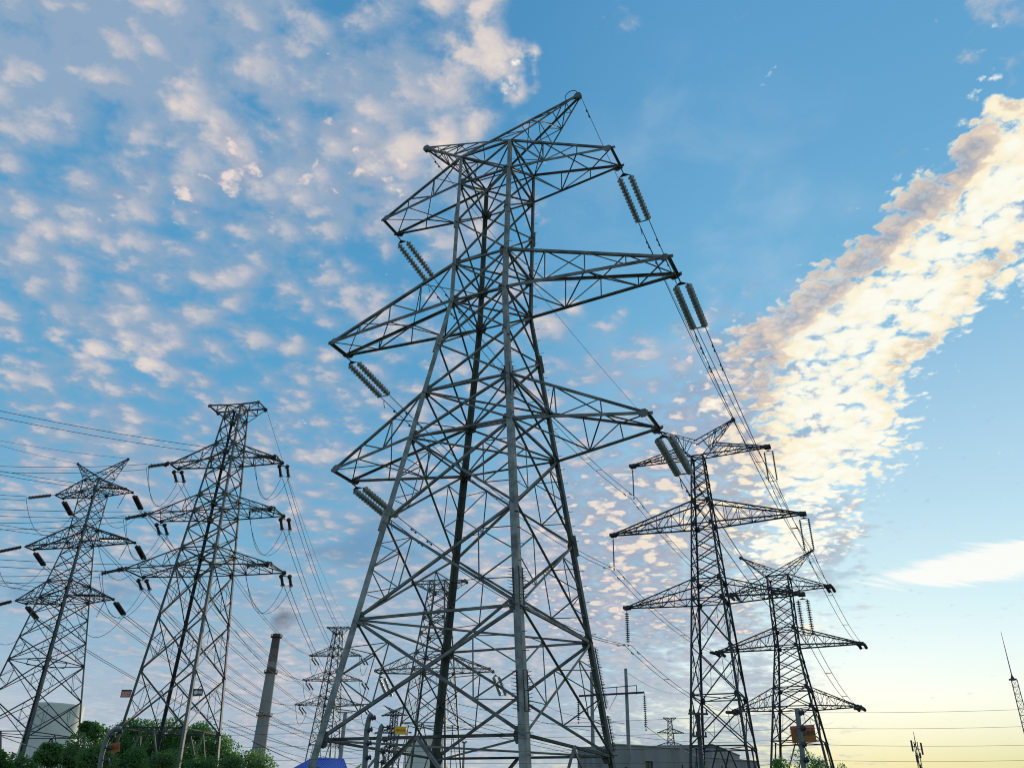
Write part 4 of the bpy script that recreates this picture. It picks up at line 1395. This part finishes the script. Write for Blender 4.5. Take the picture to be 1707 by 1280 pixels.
def tree(name, x, y, rx, ry, h, label, cat, leaf, size, n, lm, seed, group, flat=.55, base=.12):
    leaf, n = leaf * .8, int(n * 1.5)
    """trunk + limbs + a crown of separate leaves gathered in uneven clumps"""
    rnd = random.Random(seed)
    root = empty(name, (x, y, 0), rnd.random() * 6)
    tag(root, label, cat, group)
    tk = MB()
    th = h * .55
    lean = Vector((rnd.uniform(-.06, .06) * h, rnd.uniform(-.06, .06) * h, 0))
    tk.tube([(0, 0, -.1), lean * .4 + Vector((0, 0, th * .5)), lean + Vector((0, 0, th))], [h * .035, h * .026, h * .014], 8)
    clumps = []
    nc = max(14, int(34 * (rx / 3) ** .6))
    for i in range(nc):
        a = rnd.uniform(0, 6.283)
        q = rnd.random() ** .5
        zf = base + (1 - base) * rnd.random() ** .8
        env = math.sqrt(max(.05, 1 - (zf * .96) ** 2.6)) if flat else 1
        c = Vector((math.cos(a) * q * rx * env, math.sin(a) * q * ry * env, zf * h * .93))
        cr = rnd.uniform(.20, .46) * min(rx, h * .6)
        clumps.append((c, cr))
        s0 = lean * .6 + Vector((0, 0, min(th, c.z * .6)))
        tk.tube([s0, s0.lerp(c, .5) + Vector((0, 0, -.05 * h)), c], [h * .012, h * .007, h * .003], 5)
    tk.build('trunk', BARK, root, True)
    cb = MB()
    vs, fs = [], []
    for i in range(n):
        c, cr = clumps[rnd.randrange(nc)]
        while True:
            p = Vector((rnd.uniform(-1, 1), rnd.uniform(-1, 1), rnd.uniform(-1, 1)))
            if p.length < 1: break
        p = p * (p.length ** -.35 if p.length > .01 else 1)
        p = c + Vector((p.x * cr, p.y * cr, p.z * cr * .8))
        if p.z < 0.05: p.z = rnd.uniform(.05, .4)
        L = leaf * rnd.uniform(.6, 1.35) * size
        d = Vector((rnd.gauss(0, 1), rnd.gauss(0, 1), rnd.gauss(.1, .8))).normalized()
        u = d.cross(Vector((rnd.gauss(0, 1), rnd.gauss(0, 1), rnd.gauss(0, 1)))).normalized()
        b0 = len(vs)
        vs += [p, p + d * L * .5 + u * L * .26, p + d * L, p + d * L * .5 - u * L * .26]
        fs.append((b0, b0 + 1, b0 + 2, b0 + 3))
    cb.v, cb.f, cb.mi = vs, fs, [0] * len(fs)
    cb.build('crown', lm, root)
    return root


def tree_at(px, py, Y, wpx, label, lm, seed, leaf=.12, n=5000, name='leafy_tree', cat='tree', group=None, base=.1):
    t = at(px, py, Y)
    r = wpx / 1389.0 * Y * .5
    return tree(name, t.x, t.y, r, r * .8, t.z, label, cat, leaf, 1.0, n, lm, seed, group, base=base)

GB = 'trees behind the flat-topped pylon'
for i, (px, py, Y, wpx, lm, leaf, n, lab) in enumerate((
        (158, 1192, 92, 70, LEAF2, .36, 8000, 'dark ragged tree beside the cooling tower, taller than the shrubs'),
        (196, 1212, 104, 84, LEAF2, .36, 8000, 'dark tree just left of the mound between the two left pylons'),
        (240, 1194, 108, 104, LEAF3, .34, 14000, 'bright green rounded treetop behind the left leg of the flat-topped pylon'),
        (288, 1202, 112, 110, LEAF2, .36, 12000, 'dark green tree between the legs of the flat-topped pylon'),
        (338, 1196, 110, 100, LEAF3, .34, 14000, 'bright green rounded treetop behind the right legs of the flat-topped pylon'),
        (378, 1222, 104, 100, LEAF2, .36, 10000, 'dark tree sloping down right of the flat-topped pylon'),
        (424, 1248, 100, 90, LEAF1, .32, 7000, 'low tree at the foot of the smokestack'))):
    tree_at(px, py, Y, wpx, lab, lm, 100 + i, leaf, n, group=GB)
GF = 'shrubs in front of the left pylons'
for i, (px, py, Y, wpx, lm, lab) in enumerate((
        (8, 1252, 34, 60, LEAF2, 'dark shrub at the lower left corner'),
        (48, 1250, 38, 70, LEAF1, 'mid green shrub left of the thick left pylon leg'),
        (88, 1236, 40, 62, LEAF2, 'taller dark shrub in front of the cooling tower base'),
        (118, 1226, 44, 70, LEAF1, 'bushy green shrub with an upright top right of the cooling tower base'),
        (160, 1240, 38, 80, LEAF1, 'broad mid green shrub beside the curved fence post'),
        (218, 1250, 40, 80, LEAF2, 'shrub directly right of the curved fence post'),
        (275, 1256, 42, 80, LEAF1, 'low shrub between the flat-topped pylon legs'),
        (335, 1262, 44, 80, LEAF2, 'low dark shrub right of the flat-topped pylon legs'),
        (398, 1266, 46, 80, LEAF1, 'lowest shrub below the smokestack'))):
    tree_at(px, py - 6, Y, wpx * 1.15, lab, lm, 200 + i, .14, 7500, name='leafy_shrub', cat='shrub', group=GF, base=.05)
for i, (px, py, Y, wpx, lab) in enumerate(((1350, 1240, 60, 104, 'dark bushy tree behind the sign post and the rightmost pylon'), (1296, 1254, 62, 60, 'low dark bush left of the sign post'), (1396, 1256, 64, 70, 'low dark bush right of the rightmost pylon leg'))):
    tree_at(px, py, Y, wpx, lab, LEAF2, 300 + i, .15, 4000 if i == 0 else 2000, name='leafy_tree', group='bushes by the rightmost pylon')
for i, (px, py, lab) in enumerate(((528, 1274, 'low green bush left of the blue shed'), (560, 1268, 'low green bush in front of the blue roof'), (596, 1270, 'low green bush beside the left fence post'))):
    tree_at(px, py, 50, 50, lab, LEAF1, 330 + i, .13, 1500, name='leafy_shrub', cat='shrub', group='bushes under the largest pylon', base=.05)

# ------------------------------------------------------------------ electric perimeter fence with signs
POSTM = mat('fence_post_steel', (.11, .13, .13), (.20, .22, .21), scale=5, rough=.6, metal=.2)
FY = 8.6
posts = []


def fence_post(pts, Y, balls, label, r=.026):
    P_ = [at(x, y, Y) for x, y in pts]
    foot = Vector((P_[-1].x, P_[-1].y, 0))
    root = empty('fence_post', foot)
    tag(root, label, 'fence post', 'electric fence posts')
    m_ = MB()
    m_.tube([p - foot for p in P_] + [Vector((0, 0, .02))], r, 10)
    m_.build('post', POSTM, root, True)
    out_ = []
    for (x, y) in balls:
        c = at(x, y, Y - .03)
        m_ = MB()
        m_.lathe([(.001, -.022), (.016, -.021), (.027, -.010), (.017, -.004), (.017, .004), (.027, .010), (.016, .021), (.001, .022)], c - foot, 12, (1, .15, .25))
        q = min(P_, key=lambda p: abs(p.z - c.z))
        m_.tube([c - foot, Vector((q.x, q.y, c.z)) - foot], .006, 5)
        m_.build('fence_insulator', FIT, root, True)
        out_.append(c)
    return out_

b1 = fence_post([(201, 1213), (192, 1214), (183, 1221), (176, 1236), (170, 1256), (166, 1280)], 8.6, [(200, 1218), (188, 1226), (182, 1246), (178, 1266)], 'curved pale fence post left of the flat-topped pylon', r=.022)
b2 = fence_post([(620.5, 1189), (617, 1193), (614, 1202), (611.5, 1216), (610, 1240), (608, 1280)], 8.6, [(623, 1196), (617.5, 1215.5), (616, 1238), (615, 1262)], 'fence post with four round insulators under the largest pylon')
b3 = fence_post([(639, 1208.5), (636, 1211), (632.5, 1226), (630, 1244), (627, 1280)], 8.9, [(648, 1211.5), (642, 1233), (639, 1252), (638, 1270)], 'shorter fence post beside the yellow warning sign')
b4 = fence_post([(1328.5, 1180), (1331, 1200), (1336, 1240), (1340, 1280)], 8.6, [(1336.5, 1187), (1339, 1213), (1340.5, 1240), (1344, 1266)], 'straight fence post carrying the orange sign near the rightmost pylon', r=.024)
names = ('highest', 'second highest', 'third highest', 'lowest')
ends = [at(1790, y, 9.4) for y in (1178, 1207, 1239, 1264)]
for q in range(4):
    for (pa, pb, where) in ((b4[q], ends[q], 'right of the orange sign'), (b3[q], b4[q], 'between the yellow and the orange sign'), (b2[q], b3[q], 'between the two posts under the largest pylon'), (b1[q], b2[q], 'left of the two posts under the largest pylon')):
        m_ = MB()
        a_ = pa.copy()
        m_.tube([p - a_ for p in sagpts(pa, pb, .02, 8)], .0014, 4)
        o_ = m_.build('fence_wire', WIRE)
        o_.location = a_
        tag(o_, '%s electric fence wire %s' % (names[q], where), 'fence wire', 'electric fence wires')


def text_part(body, size, c, right, up, m, parent, loc0, name='lettering'):
    cu = bpy.data.curves.new(name, 'FONT')
    cu.body = body
    cu.size = size
    cu.align_x = 'CENTER'
    cu.align_y = 'CENTER'
    cu.extrude = .0006
    cu.materials.append(m)
    tmp = bpy.data.objects.new(name + '_curve', cu)
    COL.objects.link(tmp)
    bpy.context.view_layer.update()
    me = bpy.data.meshes.new_from_object(tmp.evaluated_get(bpy.context.evaluated_depsgraph_get()))
    bpy.data.objects.remove(tmp)
    me.name = name
    o = bpy.data.objects.new(name, me)
    COL.objects.link(o)
    r_, u_ = Vector(right).normalized(), Vector(up).normalized()
    n_ = r_.cross(u_)
    u_ = n_.cross(r_)
    mw = Matrix((r_, u_, n_)).transposed().to_4x4()
    mw.translation = Vector(c) - Vector(loc0)
    o.parent = parent
    o.matrix_local = mw
    return o


def sign(cor, Y, label, face_m, border_m=None, texts=(), name='warning_sign', band=None):
    """cor: four corners tl,tr,br,bl"""
    P_ = [at(x, y, Y) for x, y in cor]
    c = sum(P_, Vector()) / 4
    root = empty(name, c)
    tag(root, label, 'sign')
    nrm = (P_[1] - P_[0]).cross(P_[3] - P_[0]).normalized()
    if nrm.y > 0: nrm = -nrm
    th = max(.004, (P_[1] - P_[0]).length * .02)
    m_ = MB()
    F_ = [p - c for p in P_]
    B_ = [p - nrm * th for p in F_]
    m_.add(F_ + B_, [(3, 2, 1, 0), (4, 5, 6, 7), (0, 1, 5, 4), (1, 2, 6, 5), (2, 3, 7, 6), (3, 0, 4, 7)])
    m_.build('panel', face_m, root)
    if band:
        bm_, f0, f1 = band
        m_ = MB()
        G = [lerp(F_[0], F_[3], f0), lerp(F_[1], F_[2], f0), lerp(F_[1], F_[2], f1), lerp(F_[0], F_[3], f1)]
        G2 = [p + nrm * th * .6 for p in G]
        m_.add(G2 + [p - nrm * .0 for p in G], [(3, 2, 1, 0), (4, 5, 6, 7), (0, 1, 5, 4), (1, 2, 6, 5), (2, 3, 7, 6), (3, 0, 4, 7)])
        m_.build('band', bm_, root)
    right, up = (P_[1] - P_[0]), (P_[0] - P_[3])
    for (body, fx, fy, sz, tm) in texts:
        pos = lerp(lerp(P_[0], P_[1], fx), lerp(P_[3], P_[2], fx), fy) + nrm * th * .8
        text_part(body, up.length * sz, pos, right, up, tm, root, c)
    return root

YEL = mat('yellow_paint', (.92, .46, .02), (.98, .55, .03), scale=9, rough=.5)
ORG = mat('faded_orange_paint', (.30, .085, .03), (.42, .17, .03), scale=14, rough=.6)
RED = mat('red_paint', (.55, .13, .13), (.62, .2, .18), scale=2, rough=.5)
BLK = mat('black_paint', (.02, .02, .02), (.04, .04, .04), scale=3, rough=.5)
WHT = mat('white_paint', (.7, .7, .68), (.8, .8, .78), scale=3, rough=.5)
BRN = mat('brown_lettering', (.33, .09, .01), (.4, .12, .02), scale=3, rough=.5)
DGN = mat('dark_green_plate', (.05, .07, .06), (.09, .11, .10), scale=2, rough=.5)
sign([(658, 1209.5), (678, 1210.5), (677, 1224), (658, 1223)], 8.75, 'yellow warning sign hanging on the fence under the largest pylon', YEL, texts=(('高压危险', .5, .5, .30, BRN),))
sign([(186, 1238), (200, 1236), (199, 1252), (185, 1256)], 8.6, 'small orange sign on the curved fence post before the bushes', ORG, texts=(('高压', .5, .5, .4, BRN),))
sign([(1317, 1210), (1357, 1207), (1361.5, 1235), (1321.5, 1238.5)], 8.68, 'brownish orange warning sign fixed to the straight fence post by the rightmost pylon', ORG, texts=(('高压危险', .62, .5, .30, BLK),), band=(RED, .0, .2))
sign([(203, 1149), (220.5, 1149), (217, 1162), (200, 1162)], 78.6, 'red and white warning sign sticking out from the leg of the flat-topped pylon', RED, texts=(('禁止攀登', .5, .42, .26, WHT), ('高压危险', .5, .75, .26, WHT)), band=(BLK, 0, .18))
r_ = sign([(322, 1147.5), (339, 1147), (337.5, 1159), (321, 1160)], 76.5, 'dark green number plate on the near leg of the flat-topped pylon', DGN)
m_ = MB()
pc = at(326.5, 1153.5, 76.4) - Vector(r_.location)
m_.lathe([(.001, 0), (.17, 0), (.17, .02), (.001, .02)], pc, 12, (0, -1, 0))
for i in range(4):
    q = at(330.5 + i * 1.8, 1153.5, 76.4) - Vector(r_.location)
    m_.box(q, (.055, .02, .22 + .05 * (i % 2)))
m_.build('lettering', WHT, r_)
